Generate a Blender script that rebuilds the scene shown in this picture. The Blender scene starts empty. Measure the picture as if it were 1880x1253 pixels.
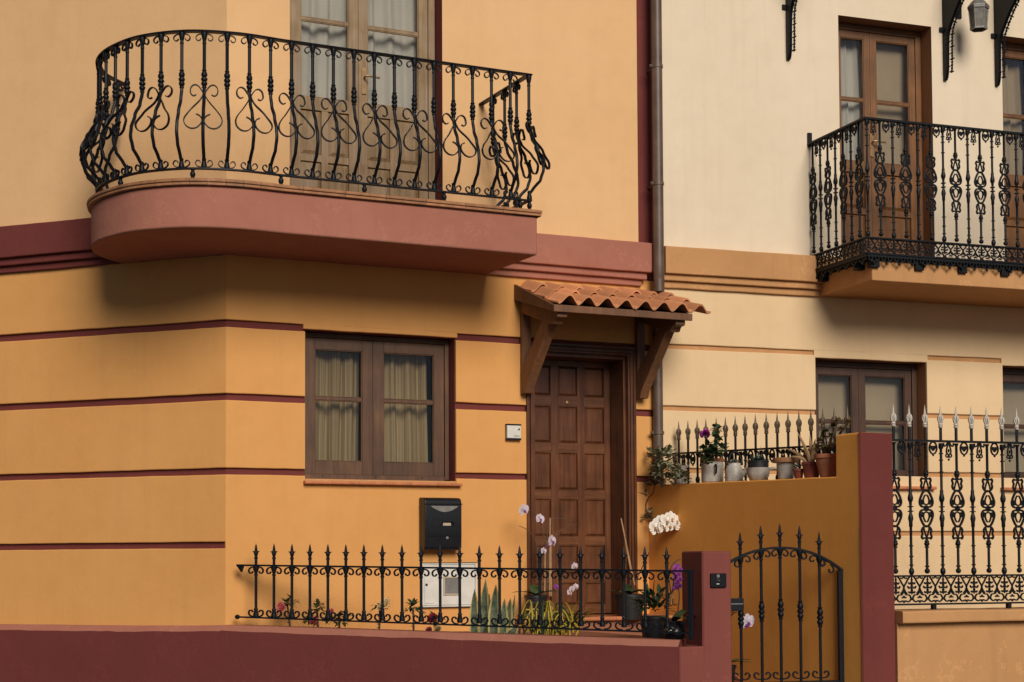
import bpy, math, random
import numpy as np
from mathutils import Matrix, Vector, noise

# ------------------------------------------------------------------ camera, world, sun, exposure
FPX, SHIFT, PITCH, ROLL = 3000.0, 271.25, 0.044104, -0.005267
T_LEFT, T_ORANGE, T_YELLOW = 0.378014, 0.444583, 0.349623
EYE = 1.6
SUN_AZ, SUN_EL = math.radians(18), math.radians(28)
sc = bpy.context.scene
cam = bpy.data.cameras.new('camera')
cam.sensor_fit = 'HORIZONTAL'; cam.sensor_width = 36.0
cam.lens = FPX / 1880 * 36; cam.shift_y = SHIFT / 1880
cam.clip_start = 0.1; cam.clip_end = 2000
camo = bpy.data.objects.new('camera', cam); sc.collection.objects.link(camo)
camo.matrix_world = Matrix.Translation((0, 0, EYE)) @ Matrix.Rotation(math.pi/2 + PITCH, 4, 'X') @ Matrix.Rotation(ROLL, 4, 'Z')
sc.camera = camo
world = bpy.data.worlds.new('World'); sc.world = world; world.use_nodes = True
wn = world.node_tree; sky = wn.nodes.new('ShaderNodeTexSky'); sky.sky_type = 'NISHITA'; sky.sun_disc = False
sky.sun_elevation = SUN_EL; sky.sun_rotation = math.pi - SUN_AZ
sky.dust_density = 0.4; sky.ozone_density = 0.6; sky.air_density = 0.6
wn.links.new(sky.outputs[0], wn.nodes['Background'].inputs[0])
wn.nodes['Background'].inputs[1].default_value = 0.05
sun = bpy.data.lights.new('sun', 'SUN'); sun.energy = 5.0; sun.angle = math.radians(28); sun.color = (1.0, 0.91, 0.80)
suno = bpy.data.objects.new('sun', sun); sc.collection.objects.link(suno)
SL = Vector((math.sin(SUN_AZ)*math.cos(SUN_EL), -math.cos(SUN_AZ)*math.cos(SUN_EL), math.sin(SUN_EL)))
suno.rotation_euler = SL.to_track_quat('Z', 'Y').to_euler(); suno.location = (6, -4, 9)
sc.view_settings.view_transform = 'Standard'; sc.view_settings.look = 'None'
sc.view_settings.exposure = -0.59; sc.view_settings.gamma = 1.0; sc.view_settings.use_curve_mapping = False
rnd = random.Random(7)

# ------------------------------------------------------------------ pixel -> place helpers
def ray(px, py):
    x, y = (px-940)/FPX, (626.5+SHIFT-py)/FPX
    c, s = math.cos(ROLL), math.sin(ROLL)
    x, y = c*x - s*y, s*x + c*y
    a = math.pi/2 + PITCH; c, s = math.cos(a), math.sin(a)
    return Vector((x, c*y + s, s*y - c))
def at_z(px, py, z):
    d = ray(px, py); t = (z-EYE)/d.z
    return Vector((d.x*t, d.y*t))
class Frame:
    """vertical plane: x along it to the right, y into it, z up from the street"""
    def __init__(s, o, ang):
        s.o = Vector((o[0], o[1])); s.ang = ang
        s.d = Vector((math.cos(ang), math.sin(ang))); s.i = Vector((-math.sin(ang), math.cos(ang)))
        s.M = Matrix.Translation((s.o.x, s.o.y, 0)) @ Matrix.Rotation(ang, 4, 'Z')
    def at(s, px, py, y=0.0):
        d = ray(px, py); O = s.o + s.i*y; h = Vector((d.x, d.y))
        w = d*(O.dot(s.i)/h.dot(s.i))
        return (Vector((w.x, w.y)) - s.o).dot(s.d), w.z + EYE
    def loc(s, xy):
        q = Vector(xy) - s.o; return q.dot(s.d), q.dot(s.i)
    def wld(s, x, y):
        return s.o + s.d*x + s.i*y
_d = ray(1045, 1000); _D = _d*(13.04/_d.y)
_O = Frame((_D.x, _D.y), T_ORANGE)
C = _O.wld(_O.at(414, 1000)[0], 0)                 # the convex corner of the orange house
FO = Frame(C, T_ORANGE); FL = Frame(C, -T_LEFT)
X_END = FO.at(1199, 500)[0]                        # right end of the orange front
FY = Frame(FO.wld(FO.at(1206, 500)[0], 0), T_YELLOW)
FP = Frame(FO.wld(FO.at(1190, 880)[0], 0), math.radians(27.6-90))   # party wall, x runs towards the street
FS = Frame(FP.wld(FP.at(1580, 900)[0], 0), T_YELLOW)             # street line of the yellow house
KX = FL.at(1246, 1200, -0.05)[0]
FG = Frame(FL.wld(KX, -0.05), T_YELLOW)                          # street face of the gate pillar

# ------------------------------------------------------------------ mesh helpers
def smoothstep_noise(x, seed, sc_=3.0):
    return noise.noise(Vector((x*sc_, seed*7.31, seed*1.7)))
def catmull(pts, n=5, closed=False):
    P = [Vector(p) for p in pts]; out = []; m = len(P)
    for i in range(m if closed else m-1):
        if closed: a, b, c, d = P[(i-1) % m], P[i], P[(i+1) % m], P[(i+2) % m]
        else: a, b, c, d = P[max(i-1, 0)], P[i], P[i+1], P[min(i+2, m-1)]
        for k in range(n):
            t = k/n
            out.append(0.5*((2*b)+(c-a)*t+(2*a-5*b+4*c-d)*t*t+(3*b-a-3*c+d)*t**3))
    if not closed: out.append(P[-1].copy())
    return out
class MB:
    def __init__(s): s.v = []; s.f = []; s.m = []; s.cur = 0
    def add(s, vs, fs, M=None):
        b = len(s.v)
        s.v += [tuple((M @ Vector(p)) if M is not None else p) for p in vs]
        s.f += [tuple(b+i for i in q) for q in fs]; s.m += [s.cur]*len(fs)
        return s
    def box(s, x0, x1, y0, y1, z0, z1, M=None):
        return s.add([(x0,y0,z0),(x1,y0,z0),(x1,y1,z0),(x0,y1,z0),(x0,y0,z1),(x1,y0,z1),(x1,y1,z1),(x0,y1,z1)],
              [(0,3,2,1),(4,5,6,7),(0,1,5,4),(1,2,6,5),(2,3,7,6),(3,0,4,7)], M)
    def rough_bar(s, x0, x1, y0, y1, z0, z1, amp=0.002, bev=0.006, seed=1, step=0.07, M=None, caps=True, warp=None):
        """long bar along x (front face at y0) with rounded, slightly uneven front edges"""
        n = max(1, int((x1-x0)/step)); vs = []; fs = []
        for i in range(n+1):
            x = x0+(x1-x0)*i/n
            a = smoothstep_noise(x, seed)*amp + smoothstep_noise(x, seed+9, 14)*amp*0.5
            b = smoothstep_noise(x, seed+3)*amp + smoothstep_noise(x, seed+5, 14)*amp*0.5
            c = smoothstep_noise(x, seed+6)*amp*0.6
            prof = [(y1,z0+a),(y0+bev+c,z0+a),(y0+bev*.3+c,z0+bev*.3+a),(y0+c,z0+bev+a),(y0+c,z1-bev+b),(y0+bev*.3+c,z1-bev*.3+b),(y0+bev+c,z1+b),(y1,z1+b)]
            for (y, z) in prof:
                p = (x, y, z)
                vs.append(p if warp is None else warp(p))
        k = 8
        for i in range(n):
            for j in range(k):
                a, b = i*k+j, i*k+(j+1) % k
                fs.append((a, a+k, b+k, b))
        if caps: fs += [tuple(range(k)), tuple(n*k+j for j in reversed(range(k)))]
        return s.add(vs, fs, M)
    def lathe(s, prof, sides=10, M=None, cap=True):
        vs = []; fs = []; n = len(prof)
        for (r, z) in prof:
            for k in range(sides):
                a = 2*math.pi*k/sides; vs.append((r*math.cos(a), r*math.sin(a), z))
        for i in range(n-1):
            for k in range(sides):
                k2 = (k+1) % sides
                fs.append((i*sides+k, i*sides+k2, (i+1)*sides+k2, (i+1)*sides+k))
        if cap: fs += [tuple(reversed(range(sides))), tuple((n-1)*sides+k for k in range(sides))]
        return s.add(vs, fs, M)
    def tube(s, path, r, sides=6, M=None, caps=True, ref=None):
        P = [Vector(p) for p in path]; n = len(P); vs = []; fs = []
        R = r if isinstance(r, (list, tuple)) else [r]*n
        up = Vector(ref) if ref else None
        for i in range(n):
            t = (P[min(i+1, n-1)]-P[max(i-1, 0)])
            t = t.normalized() if t.length > 1e-9 else Vector((0, 0, 1))
            if up is None: up = Vector((0, 1, 0)) if abs(t.y) < .9 else Vector((1, 0, 0))
            a = up - t*up.dot(t)
            if a.length < 1e-6: a = t.orthogonal()
            a.normalize(); b = t.cross(a); up = a if ref is None else Vector(ref)
            for k in range(sides):
                w = 2*math.pi*k/sides; q = P[i] + (a*math.cos(w)+b*math.sin(w))*R[i]; vs.append(tuple(q))
        for i in range(n-1):
            for k in range(sides):
                k2 = (k+1) % sides
                fs.append((i*sides+k, i*sides+k2, (i+1)*sides+k2, (i+1)*sides+k))
        if caps: fs += [tuple(reversed(range(sides))), tuple((n-1)*sides+k for k in range(sides))]
        return s.add(vs, fs, M)
    def strip(s, path, w, t, side=(0, 1, 0), M=None, closed=False):
        """flat bar swept along path: w wide along `side`, t thick in the plane"""
        P = [Vector(p) for p in path]; n = len(P); vs = []; fs = []
        W = w if isinstance(w, (list, tuple)) else [w]*n
        T = t if isinstance(t, (list, tuple)) else [t]*n
        sd = Vector(side).normalized()
        for i in range(n):
            if closed: tg = P[(i+1) % n]-P[i-1]
            else: tg = P[min(i+1, n-1)]-P[max(i-1, 0)]
            tg = tg.normalized() if tg.length > 1e-9 else Vector((1, 0, 0))
            b = sd - tg*sd.dot(tg)
            b = b.normalized() if b.length > 1e-6 else tg.orthogonal().normalized()
            nn = tg.cross(b)
            for (p, q) in ((-1, -1), (1, -1), (1, 1), (-1, 1)):
                vs.append(tuple(P[i] + nn*(p*T[i]/2) + b*(q*W[i]/2)))
        m = n if closed else n-1
        for i in range(m):
            j = (i+1) % n
            for k in range(4):
                k2 = (k+1) % 4
                fs.append((i*4+k, i*4+k2, j*4+k2, j*4+k))
        if not closed: fs += [(3, 2, 1, 0), tuple((n-1)*4+k for k in range(4))]
        return s.add(vs, fs, M)
    def prism(s, poly, a0, a1, axis='y', M=None):
        """extrude a 2D polygon; axis y: poly is (x,z); axis z: poly is (x,y); axis x: poly is (y,z)"""
        def pt(p, a): return {'y': (p[0], a, p[1]), 'z': (p[0], p[1], a), 'x': (a, p[0], p[1])}[axis]
        n = len(poly); vs = [pt(p, a0) for p in poly]+[pt(p, a1) for p in poly]
        fs = [tuple(range(n)), tuple(reversed(range(n, 2*n)))]+[(i, n+i, n+(i+1) % n, (i+1) % n) for i in range(n)]
        return s.add(vs, fs, M)
    def quad(s, a, b, c, d, M=None): return s.add([a, b, c, d], [(0, 1, 2, 3)], M)
    def sphere(s, c, r, seg=8, rings=5, M=None, sq=(1, 1, 1)):
        vs = []; fs = []
        for i in range(rings+1):
            ph = math.pi*i/rings
            for k in range(seg):
                a = 2*math.pi*k/seg
                vs.append((c[0]+r*sq[0]*math.sin(ph)*math.cos(a), c[1]+r*sq[1]*math.sin(ph)*math.sin(a), c[2]-r*sq[2]*math.cos(ph)))
        for i in range(rings):
            for k in range(seg):
                k2 = (k+1) % seg; fs.append((i*seg+k, i*seg+k2, (i+1)*seg+k2, (i+1)*seg+k))
        return s.add(vs, fs, M)
    def mesh(s, name, mats, smooth=40):
        me = bpy.data.meshes.new(name); me.from_pydata(s.v, [], s.f)
        for m in (mats if isinstance(mats, (list, tuple)) else [mats]): me.materials.append(m)
        if isinstance(mats, (list, tuple)): me.polygons.foreach_set('material_index', s.m)
        me.validate()
        import bmesh
        bm = bmesh.new(); bm.from_mesh(me); bmesh.ops.recalc_face_normals(bm, faces=bm.faces); bm.to_mesh(me); bm.free()
        if smooth:
            me.polygons.foreach_set('use_smooth', [True]*len(me.polygons))
            me.set_sharp_from_angle(angle=math.radians(smooth))
        me.update(); return me
WM = {}
def link(o, parent=None, M=None):
    sc.collection.objects.link(o)
    M = Matrix.Identity(4) if M is None else M
    WM[o.name] = M.copy()
    if parent is not None:
        o.parent = parent; o.matrix_basis = WM[parent.name].inverted() @ M
    else: o.matrix_basis = M
    return o
def tag(o, label=None, cat=None, group=None, kind=None):
    for k, v in (('label', label), ('category', cat), ('group', group), ('kind', kind)):
        if v: o[k] = v
    return o
def obj(name, mb, mats, parent=None, M=None, smooth=40, bevel=0, label=None, cat=None, group=None, kind=None):
    me = mb if isinstance(mb, bpy.types.Mesh) else mb.mesh(name, mats, smooth)
    o = link(bpy.data.objects.new(name, me), parent, M)
    if bevel:
        b = o.modifiers.new('bevel', 'BEVEL'); b.width = bevel; b.segments = 2; b.limit_method = 'ANGLE'
        b.angle_limit = math.radians(40); b.harden_normals = True
    return tag(o, label, cat, group, kind)
def thing(name, label, cat, M=None, group=None, parent=None):
    return tag(link(bpy.data.objects.new(name, None), parent, M), label, cat, group)
def T(x=0, y=0, z=0): return Matrix.Translation((x, y, z))
def RZ(a): return Matrix.Rotation(a, 4, 'Z')
def RX(a): return Matrix.Rotation(a, 4, 'X')
def RY(a): return Matrix.Rotation(a, 4, 'Y')

# ------------------------------------------------------------------ materials
def newmat(name):
    m = bpy.data.materials.new(name); m.use_nodes = True; nt = m.node_tree
    return m, nt, nt.nodes['Principled BSDF']
def nd(nt, typ, **kw):
    n = nt.nodes.new(typ)
    for k, v in kw.items():
        if k in n.inputs: n.inputs[k].default_value = v
        else: setattr(n, k, v)
    return n
def coords(nt, scale=(1, 1, 1)):
    tc = nt.nodes.new('ShaderNodeTexCoord'); mp = nt.nodes.new('ShaderNodeMapping'); mp.inputs['Scale'].default_value = scale
    nt.links.new(tc.outputs['Object'], mp.inputs[0]); return mp.outputs[0]
def ramp(nt, fac, stops):
    r = nt.nodes.new('ShaderNodeValToRGB'); e = r.color_ramp.elements
    e[0].position, e[0].color = stops[0][0], (*stops[0][1], 1); e[1].position, e[1].color = stops[-1][0], (*stops[-1][1], 1)
    for p, c in stops[1:-1]:
        q = e.new(p); q.color = (*c, 1)
    nt.links.new(fac, r.inputs[0]); return r.outputs[0]
def mul(c, k): return tuple(min(1, a*k) for a in c)
def mixc(nt, fac, a, b, blend='MIX'):
    m = nt.nodes.new('ShaderNodeMix'); m.data_type = 'RGBA'; m.blend_type = blend
    for sock, v in ((0, fac), (6, a), (7, b)):
        if isinstance(v, (int, float)): m.inputs[sock].default_value = v
        elif isinstance(v, tuple): m.inputs[sock].default_value = (*v, 1)
        else: nt.links.new(v, m.inputs[sock])
    return m.outputs[2]
def bump(nt, b, *layers):
    prev = None
    for h, st, dist in layers:
        n = nd(nt, 'ShaderNodeBump'); n.inputs['Strength'].default_value = st; n.inputs['Distance'].default_value = dist
        nt.links.new(h, n.inputs['Height'])
        if prev is not None: nt.links.new(prev, n.inputs['Normal'])
        prev = n.outputs[0]
    nt.links.new(prev, b.inputs['Normal'])
def plaster(name, col, fade, rough=0.85, relief=1.0, streak=0.0, dirt=(0.25, 0.14, 0.08), chips=0.0):
    m, nt, b = newmat(name); v = coords(nt)
    big = nd(nt, 'ShaderNodeTexNoise', Scale=0.9, Detail=5.0, Roughness=0.6); nt.links.new(v, big.inputs[0])
    mid = nd(nt, 'ShaderNodeTexNoise', Scale=6.0, Detail=6.0, Roughness=0.65); nt.links.new(v, mid.inputs[0])
    fine = nd(nt, 'ShaderNodeTexNoise', Scale=55.0, Detail=6.0, Roughness=0.7); nt.links.new(v, fine.inputs[0])
    c = ramp(nt, big.outputs[0], [(0.3, col), (0.7, fade)])
    c2 = ramp(nt, mid.outputs[0], [(0.25, (0.95, 0.945, 0.94)), (0.55, (1, 1, 1)), (0.8, (1.0, 1.0, 1.0))])
    c = mixc(nt, 1.0, c, c2, 'MULTIPLY')
    if streak:
        vs = coords(nt, (5.0, 5.0, 0.35)); st = nd(nt, 'ShaderNodeTexNoise', Scale=1.6, Detail=7.0, Roughness=0.65); nt.links.new(vs, st.inputs[0])
        f = ramp(nt, st.outputs[0], [(0.52, (0, 0, 0)), (0.78, (streak,)*3)])
        c = mixc(nt, f, c, dirt)
    spot = nd(nt, 'ShaderNodeTexVoronoi', Scale=3.1); nt.links.new(v, spot.inputs[0])
    f = ramp(nt, spot.outputs['Distance'], [(0.012, (0.35, 0.35, 0.35)), (0.03, (0, 0, 0))])
    c = mixc(nt, f, c, mul(fade, 1.25))
    ridge = nd(nt, 'ShaderNodeTexNoise', Scale=3.2, Detail=8.0, Roughness=0.72); nt.links.new(v, ridge.inputs[0])
    if chips:
        f = ramp(nt, ridge.outputs[0], [(0.585, (0, 0, 0)), (0.60, (chips,)*3), (0.615, (0, 0, 0))])
        c = mixc(nt, f, c, mul(fade, 1.7))
        f = ramp(nt, ridge.outputs[0], [(0.30, (chips*.8,)*3), (0.38, (0, 0, 0))]); c = mixc(nt, f, c, mul(col, 0.62))
    nt.links.new(c, b.inputs['Base Color']); b.inputs['Roughness'].default_value = rough
    b.inputs['Specular IOR Level'].default_value = 0.25
    flake = ramp(nt, ridge.outputs[0], [(0.60, (0, 0, 0)), (0.66, (1, 1, 1))])
    bump(nt, b, (big.outputs[0], 0.15*relief, 0.05), (mid.outputs[0], 0.2*relief, 0.010), (fine.outputs[0], 0.4*relief, 0.0022), (flake, 0.22*relief, 0.0015))
    return m
def wood(name, dark, light, rough=0.5, along='z', grey=0.0, scale=1.0):
    m, nt, b = newmat(name)
    s = {'z': (22, 22, 1.3), 'x': (1.3, 22, 22)}[along]
    v = coords(nt, tuple(a*scale for a in s))
    g = nd(nt, 'ShaderNodeTexNoise', Scale=1.5, Detail=8.0, Roughness=0.7, Distortion=0.6); nt.links.new(v, g.inputs[0])
    v2 = coords(nt); p = nd(nt, 'ShaderNodeTexNoise', Scale=4.0, Detail=4.0); nt.links.new(v2, p.inputs[0])
    c = ramp(nt, g.outputs[0], [(0.3, dark), (0.55, tuple((a+q)/2 for a, q in zip(dark, light))), (0.75, light)])
    c = mixc(nt, 1.0, c, ramp(nt, p.outputs[0], [(0.3, (0.6, 0.6, 0.62)), (0.7, (1.1, 1.08, 1.05))]), 'MULTIPLY')
    if grey:
        f = ramp(nt, p.outputs[0], [(0.45, (0, 0, 0)), (0.7, (grey,)*3)]); c = mixc(nt, f, c, (0.23, 0.19, 0.15))
    nt.links.new(c, b.inputs['Base Color']); b.inputs['Roughness'].default_value = rough
    bump(nt, b, (g.outputs[0], 0.3, 0.0015)); return m
def simple(name, col, rough=0.5, metal=0.0, var=0.15, scale=25.0, bmp=0.2, spec=0.5, rand=0.0):
    m, nt, b = newmat(name); v = coords(nt)
    n = nd(nt, 'ShaderNodeTexNoise', Scale=scale, Detail=5.0); nt.links.new(v, n.inputs[0])
    c = ramp(nt, n.outputs[0], [(0.3, mul(col, 1-var)), (0.7, mul(col, 1+var))])
    if rand:
        oi = nt.nodes.new('ShaderNodeObjectInfo')
        c = mixc(nt, 1.0, c, ramp(nt, oi.outputs['Random'], [(0, (1-rand,)*3), (1, (1+rand*.4, 1+rand*.3, 1+rand*.2))]), 'MULTIPLY')
    nt.links.new(c, b.inputs['Base Color']); b.inputs['Roughness'].default_value = rough; b.inputs['Metallic'].default_value = metal
    b.inputs['Specular IOR Level'].default_value = spec
    if bmp: bump(nt, b, (n.outputs[0], bmp, 0.002))
    return m
def leafmat(name, a, b_, edge=None, scale=9.0):
    m, nt, b = newmat(name); v = coords(nt)
    n = nd(nt, 'ShaderNodeTexNoise', Scale=scale, Detail=3.0); nt.links.new(v, n.inputs[0])
    st = [(0.35, a), (0.6, b_)]
    if edge: st.append((0.68, edge))
    nt.links.new(ramp(nt, n.outputs[0], st), b.inputs['Base Color']); b.inputs['Roughness'].default_value = 0.5
    return m
def glass(name):
    m, nt, b = newmat(name); nt.nodes.remove(b); out = nt.nodes['Material Output']
    tr = nd(nt, 'ShaderNodeBsdfTransparent', Color=(0.90, 0.89, 0.86, 1)); gl = nd(nt, 'ShaderNodeBsdfGlossy', Roughness=0.03)
    fr = nd(nt, 'ShaderNodeFresnel', IOR=1.5); mx = nt.nodes.new('ShaderNodeMixShader')
    v = coords(nt); n = nd(nt, 'ShaderNodeTexNoise', Scale=2.5, Detail=2.0); nt.links.new(v, n.inputs[0])
    bp = nd(nt, 'ShaderNodeBump', Strength=0.08, Distance=0.02); nt.links.new(n.outputs[0], bp.inputs['Height']); nt.links.new(bp.outputs[0], gl.inputs['Normal'])
    nt.links.new(fr.outputs[0], mx.inputs[0]); nt.links.new(tr.outputs[0], mx.inputs[1]); nt.links.new(gl.outputs[0], mx.inputs[2])
    nt.links.new(mx.outputs[0], out.inputs[0]); return m
def cloth(name, cols, freq=0.0, transl=0.3):
    m, nt, b = newmat(name); v = coords(nt)
    if freq:
        vv = coords(nt, (freq, 0.02, 0.02)); n = nd(nt, 'ShaderNodeTexNoise', Scale=1.0, Detail=6.0, Roughness=0.8); nt.links.new(vv, n.inputs[0])
    else:
        n = nd(nt, 'ShaderNodeTexNoise', Scale=3.0, Detail=3.0); nt.links.new(v, n.inputs[0])
    c = ramp(nt, n.outputs[0], cols); nt.links.new(c, b.inputs['Base Color']); b.inputs['Roughness'].default_value = 0.9
    tl = nt.nodes.new('ShaderNodeBsdfTranslucent'); nt.links.new(c, tl.inputs[0])
    mx = nd(nt, 'ShaderNodeMixShader'); mx.inputs[0].default_value = transl
    nt.links.new(b.outputs[0], mx.inputs[1]); nt.links.new(tl.outputs[0], mx.inputs[2]); nt.links.new(mx.outputs[0], nt.nodes['Material Output'].inputs[0]); return m

M_ORANGE = plaster('orange_plaster', (0.64, 0.305, 0.092), (0.69, 0.35, 0.115), streak=0.12)
M_UPPER = plaster('upper_orange_plaster', (0.71, 0.430, 0.205), (0.76, 0.475, 0.24), streak=0.08)
M_PATIO_ORANGE = plaster('deep_orange_plaster', (0.82, 0.36, 0.072), (0.86, 0.40, 0.09), streak=0.1)
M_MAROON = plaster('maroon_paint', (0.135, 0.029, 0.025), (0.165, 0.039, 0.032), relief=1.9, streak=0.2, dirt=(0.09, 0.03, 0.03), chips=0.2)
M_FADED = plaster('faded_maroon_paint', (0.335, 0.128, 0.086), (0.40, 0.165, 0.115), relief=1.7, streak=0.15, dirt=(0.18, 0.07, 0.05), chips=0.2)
M_PILLAR = plaster('pillar_maroon_paint', (0.185, 0.050, 0.040), (0.22, 0.064, 0.050), relief=1.8, streak=0.15, dirt=(0.1, 0.035, 0.03), chips=0.3)
M_CREAM = plaster('cream_plaster', (0.72, 0.595, 0.435), (0.77, 0.65, 0.49), streak=0.16, dirt=(0.40, 0.24, 0.12), relief=0.8)
M_YELLOW = plaster('yellow_plaster', (0.70, 0.50, 0.285), (0.75, 0.55, 0.325), streak=0.08, relief=0.8)
M_TAN = plaster('tan_plaster', (0.46, 0.235, 0.095), (0.55, 0.29, 0.125), streak=0.3, relief=1.2, chips=0.3)
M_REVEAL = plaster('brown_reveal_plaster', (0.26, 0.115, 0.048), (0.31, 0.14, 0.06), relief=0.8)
M_IRON = simple('black_painted_iron', (0.006, 0.0072, 0.0105), 0.45, var=0.3, scale=60, bmp=0.15, spec=0.2)
M_IRON_DULL = simple('dull_cast_iron', (0.007, 0.008, 0.0105), 0.5, var=0.35, scale=60, bmp=0.2, spec=0.2)
M_SILVER = simple('silver_paint', (0.46, 0.42, 0.36), 0.5, var=0.3, scale=70)
M_BRONZE = simple('tarnished_bronze_paint', (0.10, 0.065, 0.035), 0.5, var=0.4, scale=70)
M_WOOD_OLD = wood('weathered_oak', (0.21, 0.125, 0.055), (0.44, 0.30, 0.15), 0.62, grey=0.6)
M_WOOD_WIN = wood('brown_window_wood', (0.070, 0.029, 0.012), (0.165, 0.078, 0.034), 0.55)
M_WOOD_DOOR = wood('varnished_door_wood', (0.070, 0.021, 0.008), (0.21, 0.078, 0.029), 0.36)
M_WOOD_DOOR_X = wood('varnished_rail_wood', (0.085, 0.028, 0.010), (0.24, 0.095, 0.036), 0.36, along='x')
M_WOOD_YEL = wood('amber_door_wood', (0.15, 0.062, 0.022), (0.27, 0.125, 0.045), 0.4)
M_WOOD_DARK = wood('dark_window_wood', (0.05, 0.022, 0.012), (0.10, 0.045, 0.022), 0.5)
M_BEAM = wood('canopy_beam_wood', (0.12, 0.05, 0.02), (0.25, 0.11, 0.045), 0.6)
M_TERRA = simple('terracotta_tile', (0.68, 0.31, 0.15), 0.75, var=0.12, scale=9, bmp=0.3, spec=0.2, rand=0.34)
M_COPING = simple('coping_tile', (0.34, 0.16, 0.075), 0.6, var=0.22, scale=18, bmp=0.2, spec=0.3, rand=0.18)
M_SILL = simple('sill_tile', (0.52, 0.19, 0.08), 0.6, var=0.2, scale=18, bmp=0.2, spec=0.3, rand=0.15)
M_PIPE = simple('brown_drainpipe_paint', (0.105, 0.068, 0.050), 0.45, var=0.25, scale=9, bmp=0.1)
M_WHITE = simple('off_white_paint', (0.62, 0.60, 0.54), 0.5, var=0.1, scale=12, bmp=0.1)
M_ENAMEL = simple('worn_white_enamel', (0.43, 0.40, 0.35), 0.45, var=0.3, scale=14, bmp=0.2)
M_BLACKBOX = simple('black_steel', (0.007, 0.0075, 0.010), 0.35, var=0.2, scale=30, bmp=0.05, spec=0.3)
M_GREYMET = simple('grey_metal', (0.20, 0.195, 0.18), 0.5, metal=0.4, var=0.2)
M_BRASS = simple('brass', (0.30, 0.19, 0.09), 0.4, metal=0.5, var=0.2)
M_GLASS = glass('window_glass')
M_FROST = simple('clouded_lantern_glass', (0.14, 0.13, 0.105), 0.35, var=0.35, scale=18)
M_CURT_W = cloth('white_voile', [(0.3, (0.72, 0.72, 0.70)), (0.7, (0.82, 0.81, 0.78))])
M_CURT_S = cloth('striped_curtain', [(0.32, (0.22, 0.14, 0.06)), (0.44, (0.60, 0.46, 0.26)), (0.51, (0.30, 0.20, 0.09)), (0.58, (0.78, 0.68, 0.48)), (0.66, (0.40, 0.27, 0.11)), (0.76, (0.62, 0.46, 0.22))], freq=34)
M_CURT_G = cloth('grey_blind', [(0.3, (0.58, 0.47, 0.34)), (0.7, (0.66, 0.55, 0.40))])
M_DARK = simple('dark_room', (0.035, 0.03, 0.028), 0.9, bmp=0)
M_SHELL = simple('rear_render', (0.40, 0.30, 0.2), 0.9)
M_ASPHALT = simple('asphalt', (0.042, 0.042, 0.044), 0.9, var=0.3, scale=40, bmp=0.5)
M_PAVE = simple('pavement_stone', (0.08, 0.078, 0.075), 0.9, var=0.2, scale=8, bmp=0.3)
M_PATIO = simple('patio_tile', (0.26, 0.10, 0.05), 0.6, var=0.2, scale=6, rand=0.15)
M_POT_T = simple('terracotta_pot', (0.36, 0.135, 0.065), 0.8, var=0.25, scale=12)
M_POT_R = simple('red_brown_pot', (0.21, 0.045, 0.026), 0.55, var=0.2, scale=12)
M_POT_B = simple('black_plastic_pot', (0.012, 0.012, 0.014), 0.5, bmp=0)
M_SOIL = simple('soil', (0.03, 0.02, 0.014), 0.95, var=0.4, scale=60, bmp=0.8)
M_STEM = simple('green_stem', (0.07, 0.09, 0.03), 0.6, var=0.3)
M_TWIG = simple('brown_twig', (0.10, 0.055, 0.03), 0.8, var=0.3)
M_CANE = simple('cane_stake', (0.36, 0.22, 0.11), 0.7, var=0.2)
M_LEAF = leafmat('dark_leaf', (0.018, 0.04, 0.016), (0.05, 0.09, 0.03))
M_LEAF_BLUE = leafmat('blue_green_leaf', (0.03, 0.06, 0.045), (0.09, 0.14, 0.10))
M_IVY = leafmat('variegated_ivy', (0.06, 0.07, 0.03), (0.24, 0.23, 0.13), (0.56, 0.50, 0.35), 34)
M_SUCC = leafmat('olive_succulent', (0.07, 0.06, 0.02), (0.20, 0.15, 0.055), (0.27, 0.16, 0.06), 20)
M_GREYLEAF = leafmat('grey_leaf', (0.16, 0.17, 0.13), (0.33, 0.32, 0.26))
M_ALOE = leafmat('pinkish_aloe', (0.30, 0.20, 0.09), (0.38, 0.22, 0.12), (0.20, 0.17, 0.07), 6)
M_SNAKE = leafmat('banded_snake_leaf', (0.06, 0.095, 0.055), (0.17, 0.20, 0.12), None, 30)
M_SNAKE_E = simple('snake_leaf_margin', (0.55, 0.45, 0.18), 0.5)
M_YSTRIPE = leafmat('yellow_leaf', (0.42, 0.28, 0.02), (0.58, 0.42, 0.05))
M_PETAL_W = simple('white_petal', (0.78, 0.74, 0.66), 0.6, var=0.08)
M_PETAL_L = simple('lilac_petal', (0.60, 0.52, 0.58), 0.6, var=0.12)
M_PETAL_P = simple('purple_petal', (0.22, 0.03, 0.24), 0.6, var=0.2)
M_PETAL_M = simple('magenta_petal', (0.52, 0.06, 0.42), 0.6, var=0.2)
M_PETAL_R = simple('coral_petal', (0.55, 0.12, 0.13), 0.6, var=0.2)
M_PETAL_Y = simple('cream_yellow_petal', (0.72, 0.55, 0.28), 0.6, var=0.1)
M_PETAL_D = simple('dark_red_petal', (0.30, 0.02, 0.035), 0.6, var=0.2)
M_LIP = simple('orchid_lip', (0.40, 0.20, 0.08), 0.6)

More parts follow.
